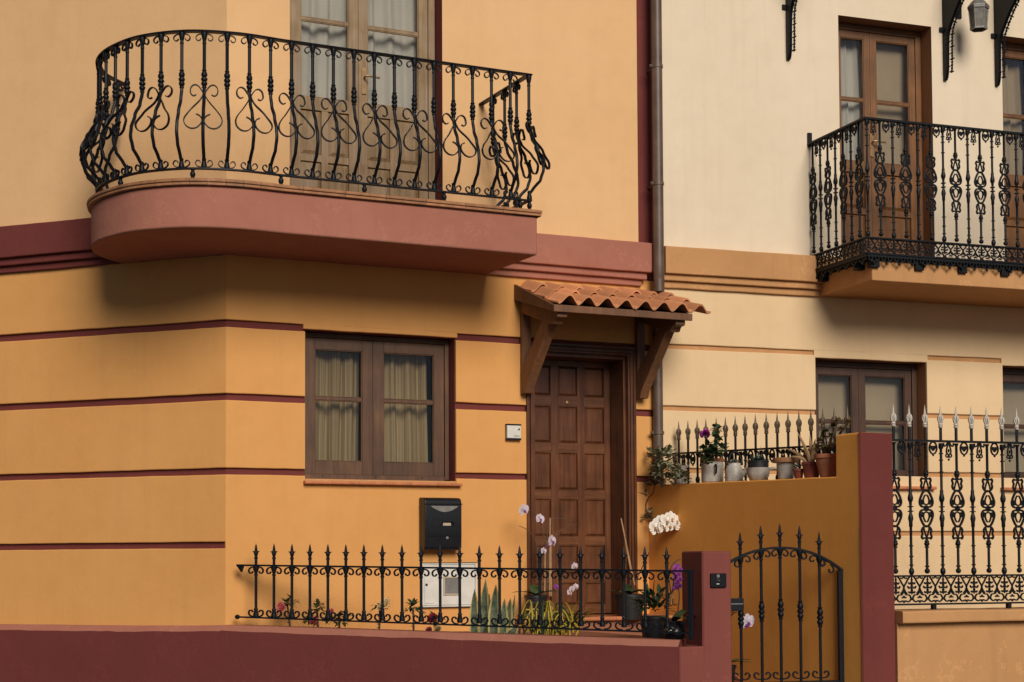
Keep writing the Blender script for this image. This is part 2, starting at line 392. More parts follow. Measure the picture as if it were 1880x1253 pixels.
# ------------------------------------------------------------------ the setting
mb = MB(); mb.quad((-400, -400, 0), (400, -400, 0), (400, 400, 0), (-400, 400, 0))
obj('street', mb, M_ASPHALT, kind='structure')
def wp(F, x, y): p = F.wld(x, y); return (p.x, p.y)
mb = MB()
pave = [wp(FL, -9, 0.3), wp(FL, KX, 0.3), wp(FG, 0.2, 0.6), wp(FS, 0, 0.6), wp(FS, 8, 0.6), wp(FS, 8, -1.25), wp(FG, 0.0, -1.25), wp(FL, KX-0.4, -1.2), wp(FL, -9, -1.2)]
mb.prism(pave, -0.05, 0.12, 'z'); pavement = obj('pavement', mb, M_PAVE, bevel=0.012, kind='structure')
def strip_kerb(F, x0, x1, y):
    n = int((x1-x0)/0.9); me = MB().box(0, 0.893, -0.15, 0, -0.05, 0.125).mesh('kerb_stone', M_PAVE)
    for i in range(n): obj('kerb_stone', me, None, pavement, F.M @ T(x0+i*0.9, y, 0))
strip_kerb(FL, -9, KX-0.5, -1.202); strip_kerb(FS, 0.3, 8, -1.252)

# ------------------------------------------------------------------ orange house
def wall_panel(mb, x0, x1, z0, z1, holes, y=0.0):
    xs = sorted({x0, x1, *[h[0] for h in holes], *[h[1] for h in holes]}); zs = sorted({z0, z1, *[h[2] for h in holes], *[h[3] for h in holes]})
    for a, b in zip(xs, xs[1:]):
        for c, d in zip(zs, zs[1:]):
            m = ((a+b)/2, (c+d)/2)
            if any(h[0] < m[0] < h[1] and h[2] < m[1] < h[3] for h in holes): continue
            mb.quad((a, y, c), (b, y, c), (b, y, d), (a, y, d))
def reveals(mb, h, y0, y1):
    x0, x1, z0, z1 = h
    mb.quad((x0, y0, z0), (x0, y1, z0), (x0, y1, z1), (x0, y0, z1)); mb.quad((x1, y0, z0), (x1, y0, z1), (x1, y1, z1), (x1, y1, z0))
    mb.quad((x0, y0, z1), (x0, y1, z1), (x1, y1, z1), (x1, y0, z1)); mb.quad((x0, y0, z0), (x1, y0, z0), (x1, y1, z0), (x0, y1, z0))
house = thing('orange_house', 'orange plastered corner house with maroon grooves, curved balcony slab and wooden door', 'house', FO.M)
WIN = (0.601, 1.824, 2.205, 3.332)
DOOR = (2.497, 3.345, 1.10, 3.275)
BD = (FO.at(532, 100)[0], FO.at(812, 100)[0], 4.0, 6.75)
G = [(3.315, 3.367), (2.778, 2.830), (2.239, 2.286), (1.703, 1.750)]
ZT = 7.6
XS = FO.at(1170, 200)[0]
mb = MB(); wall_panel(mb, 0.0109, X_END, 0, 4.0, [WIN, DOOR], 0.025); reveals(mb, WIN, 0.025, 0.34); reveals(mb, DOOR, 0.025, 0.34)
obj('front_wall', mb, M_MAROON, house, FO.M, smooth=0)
mb = MB(); mb.quad((-6, 0.025, 0), (-0.0109, 0.025, 0), (-0.0109, 0.025, 4.0), (-6, 0.025, 4.0))
obj('side_wall', mb, M_MAROON, house, FL.M, smooth=0)
def course(F, x0, x1, z0, z1, seed, mat=M_ORANGE, y0=0.0, house=house, y1=0.03, amp=0.0035):
    obj('plaster_course', MB().rough_bar(x0, x1, y0, y1, z0, z1, amp, 0.007, seed), mat, house, F.M, smooth=14)
rows = [(0.6, G[2][0]), (G[2][1], G[1][0]), (G[1][1], G[0][0])]
for i, (a, b) in enumerate(rows):
    course(FO, 0, WIN[0], a, b, i+1); course(FO, WIN[1], 2.426, a, b, i+1); course(FO, 3.417, X_END, a, b, i+1)
course(FO, WIN[0], WIN[1], 0.6, WIN[2], 1)
course(FO, 0, X_END, G[0][1], 3.9, 5)
course(FO, WIN[0]-0.012, WIN[1]+0.012, WIN[3]+0.001, G[0][1]+0.03, 6, y0=0.0012)
lr = [(0.9, G[3][0]), (G[3][1], G[2][0]), (G[2][1], G[1][0]), (G[1][1], G[0][0]), (G[0][1], 3.9)]
for i, (a, b) in enumerate(lr): course(FL, -6, 0, a, b, (1, 1, 2, 3, 5)[i])
# upper storey
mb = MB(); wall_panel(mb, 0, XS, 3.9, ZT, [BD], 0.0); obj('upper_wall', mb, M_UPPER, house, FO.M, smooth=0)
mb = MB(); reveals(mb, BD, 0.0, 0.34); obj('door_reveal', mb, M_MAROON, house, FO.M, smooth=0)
mb = MB(); mb.quad((-6, 0, 3.9), (0, 0, 3.9), (0, 0, ZT), (-6, 0, ZT)); obj('upper_side_wall', mb, M_UPPER, house, FL.M, smooth=0)
obj('corner_strip', MB().rough_bar(4.0, ZT, 0.016, 0.05, XS, X_END+0.03, 0.003, 0.005, 4, M=Matrix(((0, 0, 1, 0), (0, 1, 0, 0), (1, 0, 0, 0), (0, 0, 0, 1)))), M_MAROON, house, FO.M, smooth=14)
# string course under the upper storey
def band(F, x0, x1, mat, steps, hs, seed=3, xoff=0.0):
    for k, (p, z0, z1) in enumerate(steps):
        obj('string_course', MB().rough_bar(x0, x1-(k*xoff), -p, 0.05, z0, z1, 0.003, 0.008, seed+k), mat, hs, F.M, smooth=14)
BS = [(0.10, 3.947, 4.19), (0.065, 3.893, 3.949), (0.03, 3.842, 3.895)]
BX1 = FO.at(1197, 470, -0.10)[0]
band(FO, 0.02, BX1, M_FADED, BS, house, 3, 0.03); band(FL, -6, -0.02, M_MAROON, BS, house, 13)
# shell behind the fronts
mb = MB()
ring = [wp(FL, -6, 0.3), wp(FL, -6, 5.5), wp(FO, X_END, 6.0), wp(FO, X_END, 0.04)]
for a, b in zip(ring, ring[1:]): mb.quad((*a, 0), (*b, 0), (*b, ZT), (*a, ZT))
mb.add([(*p, ZT) for p in [wp(FL, -6, 0), wp(FL, -6, 5.5), wp(FO, X_END, 6.0), wp(FO, X_END, 0), wp(FO, 0, 0)]], [(0, 1, 2, 3, 4)])
obj('rear_wall', mb, M_SHELL, house, smooth=0)
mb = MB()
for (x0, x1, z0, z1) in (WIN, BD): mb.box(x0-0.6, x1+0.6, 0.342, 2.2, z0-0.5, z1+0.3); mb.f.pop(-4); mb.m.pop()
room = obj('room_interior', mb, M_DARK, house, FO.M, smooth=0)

# balcony slab with its tiled edge
ZR = 5.198; PB = 0.855; XR = 2.047
left = catmull([(0.15, -0.868, 0), (-0.17, -0.882, 0), (-0.489, -0.794, 0), (-0.743, -0.565, 0), (-0.868, -0.289, 0), (-0.913, -0.03, 0), (-0.885, 0.21, 0), (-0.79, 0.43, 0), (-0.592, 0.638, 0)], 8)
rail = [Vector((XR, 0.0)), Vector((XR, -PB))] + [Vector((XR+(0.15-XR)*k/6, -PB-0.013*k/6)) for k in range(1, 6)] + [Vector((p.x, p.y)) for p in left]
class Path:
    def __init__(s, pts):
        s.p = [Vector(p) for p in pts]; s.s = [0.0]
        for a, b in zip(s.p, s.p[1:]): s.s.append(s.s[-1]+(b-a).length)
        s.L = s.s[-1]
    def at(s, q):
        q = max(0, min(s.L, q))
        for i in range(len(s.p)-1):
            if q <= s.s[i+1]+1e-9:
                t = (s.p[i+1]-s.p[i]); return s.p[i]+t*((q-s.s[i])/max(1e-9, t.length)), t.normalized()
        return s.p[-1], (s.p[-1]-s.p[-2]).normalized()
    def offset(s, o):
        out = []
        for i, p in enumerate(s.p):
            t0 = (s.p[i]-s.p[i-1]).normalized() if i > 0 else None
            t1 = (s.p[i+1]-s.p[i]).normalized() if i < len(s.p)-1 else None
            n0 = Vector((-t0.y, t0.x)) if t0 else None; n1 = Vector((-t1.y, t1.x)) if t1 else None
            if n0 is None: out.append(p+n1*o)
            elif n1 is None: out.append(p+n0*o)
            else:
                m = (n0+n1).normalized(); out.append(p+m*(o/max(0.3, m.dot(n0))))
        return Path(out)
RP = Path(rail)
slab_o = RP.offset(0.045)
poly = [(p.x, p.y) for p in slab_o.p]; poly = [(poly[0][0], 0.2)]+poly+[(-0.35, 0.75), (0.25, 0.4)]
mb = MB(); mb.prism(poly, 3.842, 4.131, 'z')
slab = obj('balcony_slab', mb, M_FADED, house, FO.M, smooth=30, bevel=0.018)
def profile_sweep(pts, nrms, prof):
    mb = MB(); n = len(pts); k = len(prof); vs = []; fs = []
    for p, nn in zip(pts, nrms):
        for (o, z) in prof: vs.append((p.x+nn.x*o, p.y+nn.y*o, z))
    for i in range(n-1):
        for j in range(k):
            a, b = i*k+j, i*k+(j+1) % k; fs.append((a, a+k, b+k, b))
    fs += [tuple(range(k)), tuple((n-1)*k+j for j in reversed(range(k)))]
    return mb.add(vs, fs)
nose = [(-0.22, 4.128), (0.006, 4.128), (0.010, 4.131), (0.010, 4.145), (0.005, 4.147), (0.005, 4.150), (0.016, 4.152), (0.018, 4.160), (0.016, 4.170), (0.008, 4.174), (-0.22, 4.174)]
CP = RP.offset(0.06)
q = 0.0; joints = [0.0]; ret = CP.s[1]
for k in range(1, 4): joints.append(ret*k/3)
q = ret
while q < CP.L-0.07:
    p, t = CP.at(q+0.15)
    q += 0.305 if (t.x < -0.98 and p.x > 0.05) else 0.118
    joints.append(min(q, CP.L))
for a, b in zip(joints, joints[1:]):
    a2, b2 = a+0.0015, b-0.0015; m = max(1, int((b-a)/0.04)); pts = []; nr = []
    for i in range(m+1):
        p, t = CP.at(a2+(b2-a2)*i/m); pts.append(p); nr.append(Vector((-t.y, t.x)))
    obj('coping_tile', profile_sweep(pts, nr, nose), M_COPING, slab, FO.M)
mb = MB(); mb.prism([(p.x, p.y) for p in RP.offset(-0.12).p]+[(0.2, 0.3), (XR-0.12, 0.3)], 4.14, 4.165, 'z')
obj('balcony_floor', mb, M_PATIO, slab, FO.M)

# windows and glazed doors ------------------------------------------------------------
def ringbox(mb, x0, x1, z0, z1, wl, wr, wb, wt, y0, y1):
    mb.box(x0, x0+wl, y0, y1, z0, z1); mb.box(x1-wr, x1, y0, y1, z0, z1)
    if wt: mb.box(x0+wl, x1-wr, y0+0.0007, y1, z1-wt, z1)
    if wb: mb.box(x0+wl, x1-wr, y0+0.0007, y1, z0, z0+wb)
def raised_panel(x0, x1, z0, z1, y, h=0.018, e=0.03):
    mb = MB(); a = [(x0, y+0.012, z0), (x1, y+0.012, z0), (x1, y+0.012, z1), (x0, y+0.012, z1)]
    i = [(x0+e, y-h+0.012, z0+e), (x1-e, y-h+0.012, z0+e), (x1-e, y-h+0.012, z1-e), (x0+e, y-h+0.012, z1-e)]
    return mb.add(a+i, [(0, 1, 5, 4), (1, 2, 6, 5), (2, 3, 7, 6), (3, 0, 4, 7), (4, 5, 6, 7)])
def bead(mb, x0, x1, z0, z1, y, w=0.008):
    """thin moulding round an opening"""
    ringbox(mb, x0, x1, z0, z1, w, w, w, w, y-0.006, y+0.006)
def casement(hs, F, x0, x1, z0, z1, y, fw, sw, splits, wood_, name='window', zpan=None, panels=(2, 2), bot=0.09, label=None, door_mid=None):
    mb = MB(); ringbox(mb, x0, x1, z0, z1, fw, fw, fw*0.8, fw, y, y+0.08)
    w = obj(name, mb, wood_, hs, F.M, smooth=0, bevel=0.004, label=label)
    xm = door_mid if door_mid else (x0+x1)/2
    for si, (a, b) in enumerate(((x0+fw+0.002, xm-0.001), (xm+0.001, x1-fw-0.002))):
        za, zb = z0+fw*0.8+0.002, z1-fw-0.002
        mb = MB(); ys = y+0.012; gz0 = za+bot if zpan is None else zpan
        ringbox(mb, a, b, za, zb, sw, sw, bot if zpan is None else 0.09, sw, ys, ys+0.05)
        if zpan is not None:
            mb.box(a+sw, b-sw, ys+0.001, ys+0.05, zpan-0.1, zpan)
            nx, nz = panels; pw = (b-a-2*sw); ph = (zpan-0.1-za-0.09); g = 0.055
            mb.box(a+sw, b-sw, ys+0.022, ys+0.045, za+0.05, zpan-0.05)
            for i in range(1, nx): xx = a+sw+pw*i/nx; mb.box(xx-g/2, xx+g/2, ys+0.0015, ys+0.05, za+0.09, zpan-0.1)
            for j in range(1, nz): zz = za+0.09+ph*j/nz; mb.box(a+sw, b-sw, ys+0.002, ys+0.05, zz-g/2, zz+g/2)
        edges = [gz0]+list(splits)+[zb-sw]
        for s_ in splits: mb.box(a+sw, b-sw, ys+0.004, ys+0.046, s_-0.012, s_+0.012)
        for (e0, e1) in zip(edges, edges[1:]):
            bead(mb, a+sw, b-sw, e0+(0.012 if e0 in splits else 0), e1-(0.012 if e1 in splits else 0), ys+0.012)
        obj('sash', mb, wood_, w, F.M, smooth=0, bevel=0.003)
        for (e0, e1) in zip(edges, edges[1:]):
            obj('pane', MB().box(a+sw-0.004, b-sw+0.004, ys+0.024, ys+0.028, e0-0.004, e1+0.004), M_GLASS, w, F.M, smooth=0)
        if zpan is not None:
            for i in range(nx):
                for j in range(nz):
                    u0, u1 = a+sw+pw*i/nx+(g/2 if i else 0), a+sw+pw*(i+1)/nx-(g/2 if i < nx-1 else 0)
                    v0, v1 = za+0.09+ph*j/nz+(g/2 if j else 0), za+0.09+ph*(j+1)/nz-(g/2 if j < nz-1 else 0)
                    obj('panel', raised_panel(u0, u1, v0, v1, ys+0.010), wood_, w, F.M, smooth=0)
    return w
def curtain(F, x0, x1, z0, z1, y, mat, label, folds=5, amp=0.03, seed=1, taper=0.0, group=None):
    n = 70; m = 12; mb = MB(); vs = []; fs = []
    for j in range(m+1):
        v = j/m; z = z0+(z1-z0)*v
        for i in range(n+1):
            u = i/n; sq = 1-taper*(1-v)*0.5
            x = x0+(x1-x0)*u
            ph = folds*2*math.pi*(u+0.03*math.sin(seed+7*u)+0.012*math.sin(3*v+seed))
            vs.append((x, y+amp*(math.sin(ph)+0.35*math.sin(2.3*ph+seed))*(0.75+0.4*(1-v))+0.01*math.sin(5*v+seed), z))
    for j in range(m):
        for i in range(n): a = j*(n+1)+i; fs.append((a, a+1, a+n+2, a+n+1))
    mb.add(vs, fs)
    return obj('curtain', mb, mat, None, F.M, smooth=80, label=label, cat='curtain', group=group)
def lever(parent, F, x, z, y, mat=M_BRASS, right=True):
    mb = MB(); mb.box(x-0.018, x+0.018, y-0.008, y+0.004, z-0.13, z+0.075)
    s = 1 if right else -1
    mb.tube([(x, y, z), (x, y-0.05, z), (x+s*0.02, y-0.058, z), (x+s*0.11, y-0.055, z-0.004)], 0.009, 8)
    obj('door_handle', mb, mat, parent, F.M, bevel=0.002)
# ground-floor window
lw = casement(house, FO, WIN[0]+0.004, WIN[1]-0.004, WIN[2]+0.025, WIN[3]-0.004, 0.13, 0.035, 0.085, [2.835], M_WOOD_WIN, bot=0.10, door_mid=FO.at(685, 800, 0.14)[0])
mb = MB(); mb.box(WIN[0]+0.002, WIN[1]-0.06, 0.085, 0.15, WIN[2]+0.012, WIN[2]+0.052); obj('weather_bar', mb, M_WOOD_WIN, lw, FO.M, bevel=0.004)
for px in (593, 689, 775):
    x = FO.at(px, 877, 0.084)[0]; obj('drain_hole', MB().box(x-0.006, x+0.006, 0.082, 0.09, WIN[2]+0.03, WIN[2]+0.044), M_DARK, lw, FO.M)
mb = MB(); mb.box(WIN[0]+0.002, WIN[1]-0.004, 0.0, 0.13, WIN[2]-0.004, WIN[2]+0.012); obj('sill_mortar', mb, M_TAN, lw, FO.M)
tn = 6; tw = (WIN[1]-WIN[0]+0.045)/tn
for k in range(tn):
    mb = MB(); mb.rough_bar(WIN[0]-0.015+k*tw+0.001, WIN[0]-0.015+(k+1)*tw-0.001, -0.05, 0.09, WIN[2]-0.028, WIN[2]-0.004, 0.0006, 0.008, k)
    obj('sill_tile', mb, M_SILL, lw, FO.M)
curtain(FO, 0.69, 1.13, 2.2, 3.30, 0.285, M_CURT_S, 'striped beige curtain in the left half of the ground-floor window', 3.3, 0.028, 1)
curtain(FO, 1.18, 1.69, 2.2, 3.30, 0.285, M_CURT_S, 'striped beige curtain in the right half of the ground-floor window', 3.8, 0.028, 4)
# balcony door
bx0, bx1 = FO.at(534, 200, 0.14)[0], FO.at(798, 200, 0.14)[0]
bdoor = casement(house, FO, BD[0]+0.003, BD[1]-0.003, 4.16, BD[3]-0.01, 0.14, 0.055, 0.075, [FO.at(590, 38, 0.15)[1], FO.at(590, 38, 0.15)[1]+0.56], M_WOOD_OLD, 'balcony_door', zpan=FO.at(590, 180, 0.15)[1], panels=(2, 2), door_mid=FO.at(658, 150, 0.15)[0], label='weathered pale oak double balcony door with glazed upper half')
hx, hz = FO.at(668, 143, 0.15); lever(bdoor, FO, hx, hz, 0.15)
dz0 = FO.at(590, 180, 0.15)[1]-0.05
xm = FO.at(658, 150, 0.15)[0]
curtain(FO, BD[0]+0.02, xm-0.01, dz0, BD[3]-0.02, 0.275, M_CURT_W, 'white voile curtain behind the left leaf of the balcony door', 3.0, 0.022, 2)
curtain(FO, xm+0.01, BD[1]-0.02, dz0, BD[3]-0.02, 0.275, M_CURT_W, 'white voile curtain behind the right leaf of the balcony door', 3.4, 0.022, 5)

# front door ---------------------------------------------------------------------------
YD = 0.255
mb = MB()
for (a, b, s) in ((2.426, 2.497, 1), (3.345, 3.417, -1)):
    out, inn = (a, b) if s > 0 else (b, a)
    for (u0, u1, p) in ((0.0, 0.3, 0.022), (0.3, 0.42, 0.012), (0.42, 0.75, 0.026), (0.75, 1.0, 0.016)):
        c0, c1 = out+(inn-out)*u0, out+(inn-out)*u1
        mb.box(min(c0, c1), max(c0, c1), -p, 0.03, 1.16, 3.337-(0.072*u0))
for (u0, u1, p) in ((0.0, 0.3, 0.0225), (0.3, 0.42, 0.0125), (0.42, 0.75, 0.0265), (0.75, 1.0, 0.0165)):
    mb.box(2.426+0.07*u0, 3.417-0.07*u0, -p, 0.03, 3.337-0.072*u1, 3.337-0.072*u0)
mb.box(2.47, 2.515, 0.03, YD+0.05, 1.16, 3.27); mb.box(3.325, 3.372, 0.03, YD+0.05, 1.16, 3.27); mb.box(2.515, 3.325, 0.031, YD+0.05, 3.235, 3.27)
for x in (2.431, 3.352): mb.box(x, x+0.06, -0.032, 0.0, 1.16, 1.36)
fdoor = obj('front_door', mb, M_WOOD_DOOR, house, FO.M, smooth=0, bevel=0.0035, label='dark varnished wooden front door with rows of raised panels under the tiled canopy')
lx0, lx1 = 2.516, 3.324
colpx = [(978, 1013), (1025, 1062), (1073, 1111)]
cols = [(FO.at(a, 860, YD)[0], FO.at(b, 860, YD)[0]) for a, b in colpx]
rowpx = [(672, 729), (746, 815), (831, 901), (916, 986), (1001, 1056), (1070, 1112)]
rowz = [(FO.at(1043, b, YD)[1], FO.at(1043, a, YD)[1]) for a, b in rowpx]
zb_, zt_ = 1.165, 3.235
xs = [lx0]+[v for c in cols for v in c]+[lx1]
for i in range(0, len(xs), 2): obj('stile', MB().box(xs[i], xs[i+1], YD, YD+0.05, zb_, zt_), M_WOOD_DOOR, fdoor, FO.M, smooth=0, bevel=0.003)
zs = [zb_]+[v for r in reversed(rowz) for v in r]+[zt_]
for c in cols:
    for i in range(0, len(zs), 2):
        if zs[i+1] > zs[i]: obj('cross_rail', MB().box(c[0], c[1], YD+0.0012, YD+0.05, zs[i], zs[i+1]), M_WOOD_DOOR_X, fdoor, FO.M, smooth=0, bevel=0.003)
for c in cols:
    for r in rowz:
        o = obj('panel', raised_panel(c[0], c[1], r[0], r[1], YD+0.010, 0.020, 0.026), M_WOOD_DOOR, fdoor, FO.M, smooth=0)
        mb = MB(); bead(mb, c[0], c[1], r[0], r[1], YD+0.008, 0.007); obj('moulding', mb, M_WOOD_DOOR, fdoor, FO.M, smooth=0)
px_, pz_ = FO.at(1042, 740, YD)
obj('peephole', MB().lathe([(0.016, 0), (0.016, 0.006), (0.009, 0.009), (0.007, 0.004)], 14, T(px_, YD, pz_) @ RX(math.pi/2)), M_BRASS, fdoor, FO.M)
obj('door_lining', MB().box(2.46, 3.38, YD+0.052, YD+0.075, 1.12, 3.29), M_DARK, fdoor, FO.M)

# ------------------------------------------------------------------ yellow house
yh = thing('yellow_house', 'pale yellow plastered house right of the drainpipe with tan bands', 'house', FY.M)
YX1 = 9.0
h = lambda l, r, t, b, py=500: None
UD = (FY.at(1541, 200)[0], FY.at(1712, 200)[0], 4.0, 6.322)
UD2 = (FY.at(1841, 200)[0], FY.at(1841, 200)[0]+0.94, 4.0, 6.322)
LW = (FY.at(1498, 760)[0], FY.at(1703, 760)[0], FY.at(1680, 893)[1], 3.322)
LW2 = (FY.at(1842, 760)[0], FY.at(1842, 760)[0]+1.11, LW[2], 3.322)
mb = MB(); wall_panel(mb, 0.0, YX1, 3.87, ZT, [UD, UD2]); obj('upper_wall', mb, M_CREAM, yh, FY.M, smooth=0)
mb = MB(); wall_panel(mb, 0.0, YX1, 0, 3.8, [LW, LW2], 0.02); obj('lower_wall', mb, M_TAN, yh, FY.M, smooth=0)
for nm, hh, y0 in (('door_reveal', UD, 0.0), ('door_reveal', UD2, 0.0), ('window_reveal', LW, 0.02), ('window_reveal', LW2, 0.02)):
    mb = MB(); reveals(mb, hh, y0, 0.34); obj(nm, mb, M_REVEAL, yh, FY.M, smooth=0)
YG = [(3.345, 3.385), (2.832, 2.872), (2.318, 2.358), (1.80, 1.84)]
yrows = [(0.9, YG[3][0]), (YG[3][1], YG[2][0]), (YG[2][1], YG[1][0]), (YG[1][1], YG[0][0])]
def ycourse(x0, x1, z0, z1, s): course(FY, x0, x1, z0, z1, s, M_YELLOW, 0.0, yh, 0.025, 0.003)
for i, (a, b) in enumerate(yrows):
    if b > LW[2]+0.1:
        aa = a
        for (x0, x1) in ((0.0, LW[0]), (LW[1], LW2[0]), (LW2[1], YX1)): ycourse(x0, x1, aa, b, 20+i)
        if a < LW[2]:
            for w_ in (LW, LW2): ycourse(w_[0], w_[1], a, LW[2], 20+i)
    else: ycourse(0.0, YX1, a, b, 20+i)
ycourse(0.0, YX1, YG[0][1], 3.86, 27)
for w_ in (LW, LW2): course(FY, w_[0]-0.01, w_[1]+0.01, w_[3]+0.001, YG[0][1]+0.03, 28, M_YELLOW, 0.0012, yh, 0.025)
BSY = [(0.10, 3.955, 4.18), (0.065, 3.90, 3.957), (0.03, 3.845, 3.902)]
XBL = 0.035
band(FY, XBL, YX1, M_TAN, BSY, yh, 33)
mb = MB()
ring = [wp(FY, YX1, 0.03), wp(FY, YX1, 6), wp(FY, 0, 6), wp(FY, 0, 0.03)]
for a, b in zip(ring, ring[1:]): mb.quad((*a, 0), (*b, 0), (*b, ZT), (*a, ZT))
mb.add([(*p, ZT) for p in [wp(FY, YX1, 0), wp(FY, YX1, 6), wp(FY, 0, 6), wp(FY, 0, 0)]], [(0, 1, 2, 3)])
obj('rear_wall', mb, M_SHELL, yh, smooth=0)
mb = MB()
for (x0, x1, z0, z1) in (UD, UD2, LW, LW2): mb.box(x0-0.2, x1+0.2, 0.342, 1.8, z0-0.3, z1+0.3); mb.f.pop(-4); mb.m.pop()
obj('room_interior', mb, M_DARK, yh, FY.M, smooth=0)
for k, (w_, lab) in enumerate(((UD, 'amber wooden balcony door with glazed upper half, nearer the drainpipe'), (UD2, 'amber wooden balcony door cut by the right edge of the picture'))):
    zs_ = FY.at(1640, 190, 0.17)[1]; zp = FY.at(1640, 302, 0.17)[1]
    dm = FY.at(1598, 150, 0.17)[0] if k == 0 else None
    d_ = casement(yh, FY, w_[0]+0.003, w_[1]-0.003, 4.18, w_[3]-0.004, 0.16, 0.055, 0.062, [zs_], M_WOOD_YEL, 'balcony_door', zpan=zp, panels=(1, 2), label=lab, door_mid=dm)
    if k == 0:
        x, z = FY.at(1600, 262, 0.17); lever(d_, FY, x, z, 0.17)
    xm = dm or (w_[0]+w_[1])/2; nm = 'first' if k == 0 else 'second'
    t0 = ['left', 'right']
    lab2 = [['pleated grey-white curtain in the left leaf of the upper amber door', 'plain grey blind in the right leaf of the upper amber door'], ['dim grey blind in the upper door at the right picture edge', 'dim grey blind just past the right picture edge']][k]
    curtain(FY, w_[0]+0.03, xm-0.01, zp-0.05, w_[3]-0.03, 0.29, M_CURT_W if k == 0 else M_CURT_G, lab2[0], 3.2, 0.02, 3)
    if k == 0: curtain(FY, xm+0.01, w_[1]-0.05, zp-0.05, w_[3]-0.03, 0.29, M_CURT_G, lab2[1], 1.0, 0.004, 6)
for k, (w_, lab) in enumerate(((LW, 'dark brown ground-floor window behind the side fence'), (LW2, 'dark brown ground-floor window cut by the right picture edge'))):
    c_ = casement(yh, FY, w_[0]+0.003, w_[1]-0.003, w_[2]+0.01, w_[3]-0.004, 0.15, 0.05, 0.065, [FY.at(1640, 777, 0.16)[1]], M_WOOD_DARK, 'window', label=lab, door_mid=FY.at(1577, 760, 0.16)[0] if k == 0 else None)
    for i in range(4):
        tw_ = (w_[1]-w_[0]+0.1)/4
        obj('sill_tile', MB().rough_bar(w_[0]-0.05+i*tw_+0.001, w_[0]-0.05+(i+1)*tw_-0.001, -0.05, 0.12, w_[2]-0.03, w_[2]-0.003, 0.0006, 0.008, i), M_SILL, c_, FY.M, smooth=14)
    curtain(FY, w_[0]+0.03, w_[1]-0.03, w_[2]+0.03, w_[3]-0.03, 0.29, M_CURT_G, ['plain grey blind behind the ground-floor window of the yellow house', 'plain grey blind in the ground-floor window at the right picture edge'][k], 1.3, 0.005, 8+k)

# drainpipe at the joint of the two houses
DPX = FO.at(1198, 300, -0.06)[0]
pipe = thing('drainpipe', 'brown round drainpipe running down between the orange and yellow houses', 'drainpipe', FO.M @ T(DPX, -0.075, 0))
zj = FO.at(1200, 525, -0.07)[1]
mb = MB(); mb.lathe([(0.044, zj-0.06), (0.044, ZT)], 18); obj('upper_pipe', mb, M_PIPE, pipe, FO.M @ T(DPX+0.0, -0.145, 0))
mb = MB(); mb.lathe([(0.042, 0.15), (0.042, 3.75)], 18); obj('lower_pipe', mb, M_PIPE, pipe, FO.M @ T(DPX+0.03, -0.06, 0))
mb = MB(); mb.tube([(0, -0.145, 3.99), (0.0, -0.145, 3.90), (0.015, -0.12, 3.82), (0.03, -0.07, 3.76), (0.03, -0.06, 3.68)], [0.046]*5, 16); obj('swan_neck', mb, M_PIPE, pipe, FO.M @ T(DPX, 0, 0))
for (px, py, yy, xo) in ((1200, 122, -0.145, 0), (1200, 337, -0.145, 0), (1204, 795, -0.06, 0.03)):
    z = FO.at(px, py, yy)[1]
    mb = MB(); mb.lathe([(0.044, -0.014), (0.050, -0.012), (0.050, 0.012), (0.044, 0.014)], 18); mb.box(-0.065, -0.04, -0.012, 0.012, -0.012, 0.012); mb.box(-0.01, 0.01, 0.04, -yy+0.02, -0.01, 0.01)
    mb.sphere((-0.068, -0.008, 0.0), 0.010)
    obj('pipe_clamp', mb, M_PIPE, pipe, FO.M @ T(DPX+xo, yy, z))


# ------------------------------------------------------------------ wrought-iron shapes
def spiral_curl(sx, sz, r=0.022, gap=0.012):
    """small C-scroll beside a bar: starts at the bar, runs out along the rail and curls back"""
    pts = [(gap, 0.0), (gap+0.6*r, -0.02*r), (gap+1.3*r, -0.25*r), (gap+1.75*r, -0.8*r), (gap+1.7*r, -1.4*r), (gap+1.25*r, -1.8*r), (gap+0.7*r, -1.65*r), (gap+0.5*r, -1.2*r)]
    return catmull([(sx*x, 0, sz*z) for x, z in pts], 3)
def bead_prof(z0, z1, parts):
    """parts: (fraction, radius)"""
    return [(r, z0+(z1-z0)*f) for f, r in parts]
KNUCKLE = [(f, r*1.25) for f, r in [(0, 0.008), (0.03, 0.013), (0.08, 0.013), (0.11, 0.010), (0.2, 0.016), (0.3, 0.017), (0.38, 0.011), (0.42, 0.017), (0.48, 0.018), (0.54, 0.017), (0.58, 0.011), (0.68, 0.017), (0.8, 0.016), (0.89, 0.010), (0.93, 0.013), (0.97, 0.013), (1, 0.008)]]
HB = 0.93                                            # rail to rail height of the balcony bars
def belly(f):
    pts = [(0, 0), (0.42, 0), (0.50, 0.02), (0.60, 0.07), (0.70, 0.105), (0.76, 0.112), (0.84, 0.09), (0.91, 0.035), (0.945, 0.0), (1.0, 0.0)]
    for (a, u), (b, v) in zip(pts, pts[1:]):
        if f <= b:
            t = (f-a)/(b-a); t = t*t*(3-2*t); return u+(v-u)*t
    return 0.0
def bellied_bar():
    mb = MB()
    path = [(0, -belly(f), HB*(1-f)) for f in [0, 0.2, 0.40]+[0.42+0.53*k/22 for k in range(23)]+[1.0]]
    mb.tube(path, 0.0118, 8, ref=(1, 0, 0))
    mb.lathe(bead_prof(HB*0.585, HB*0.725, KNUCKLE), 10)
    mb.lathe([(0.009, HB-0.085), (0.014, HB-0.08), (0.014, HB-0.072), (0.010, HB-0.066), (0.016, HB-0.045), (0.021, HB-0.02), (0.021, HB-0.004), (0.012, HB)], 10)
    mb.lathe([(0.012, 0.0), (0.019, 0.004), (0.020, 0.02), (0.013, 0.05), (0.015, 0.056), (0.015, 0.064), (0.009, 0.07)], 10)
    return mb
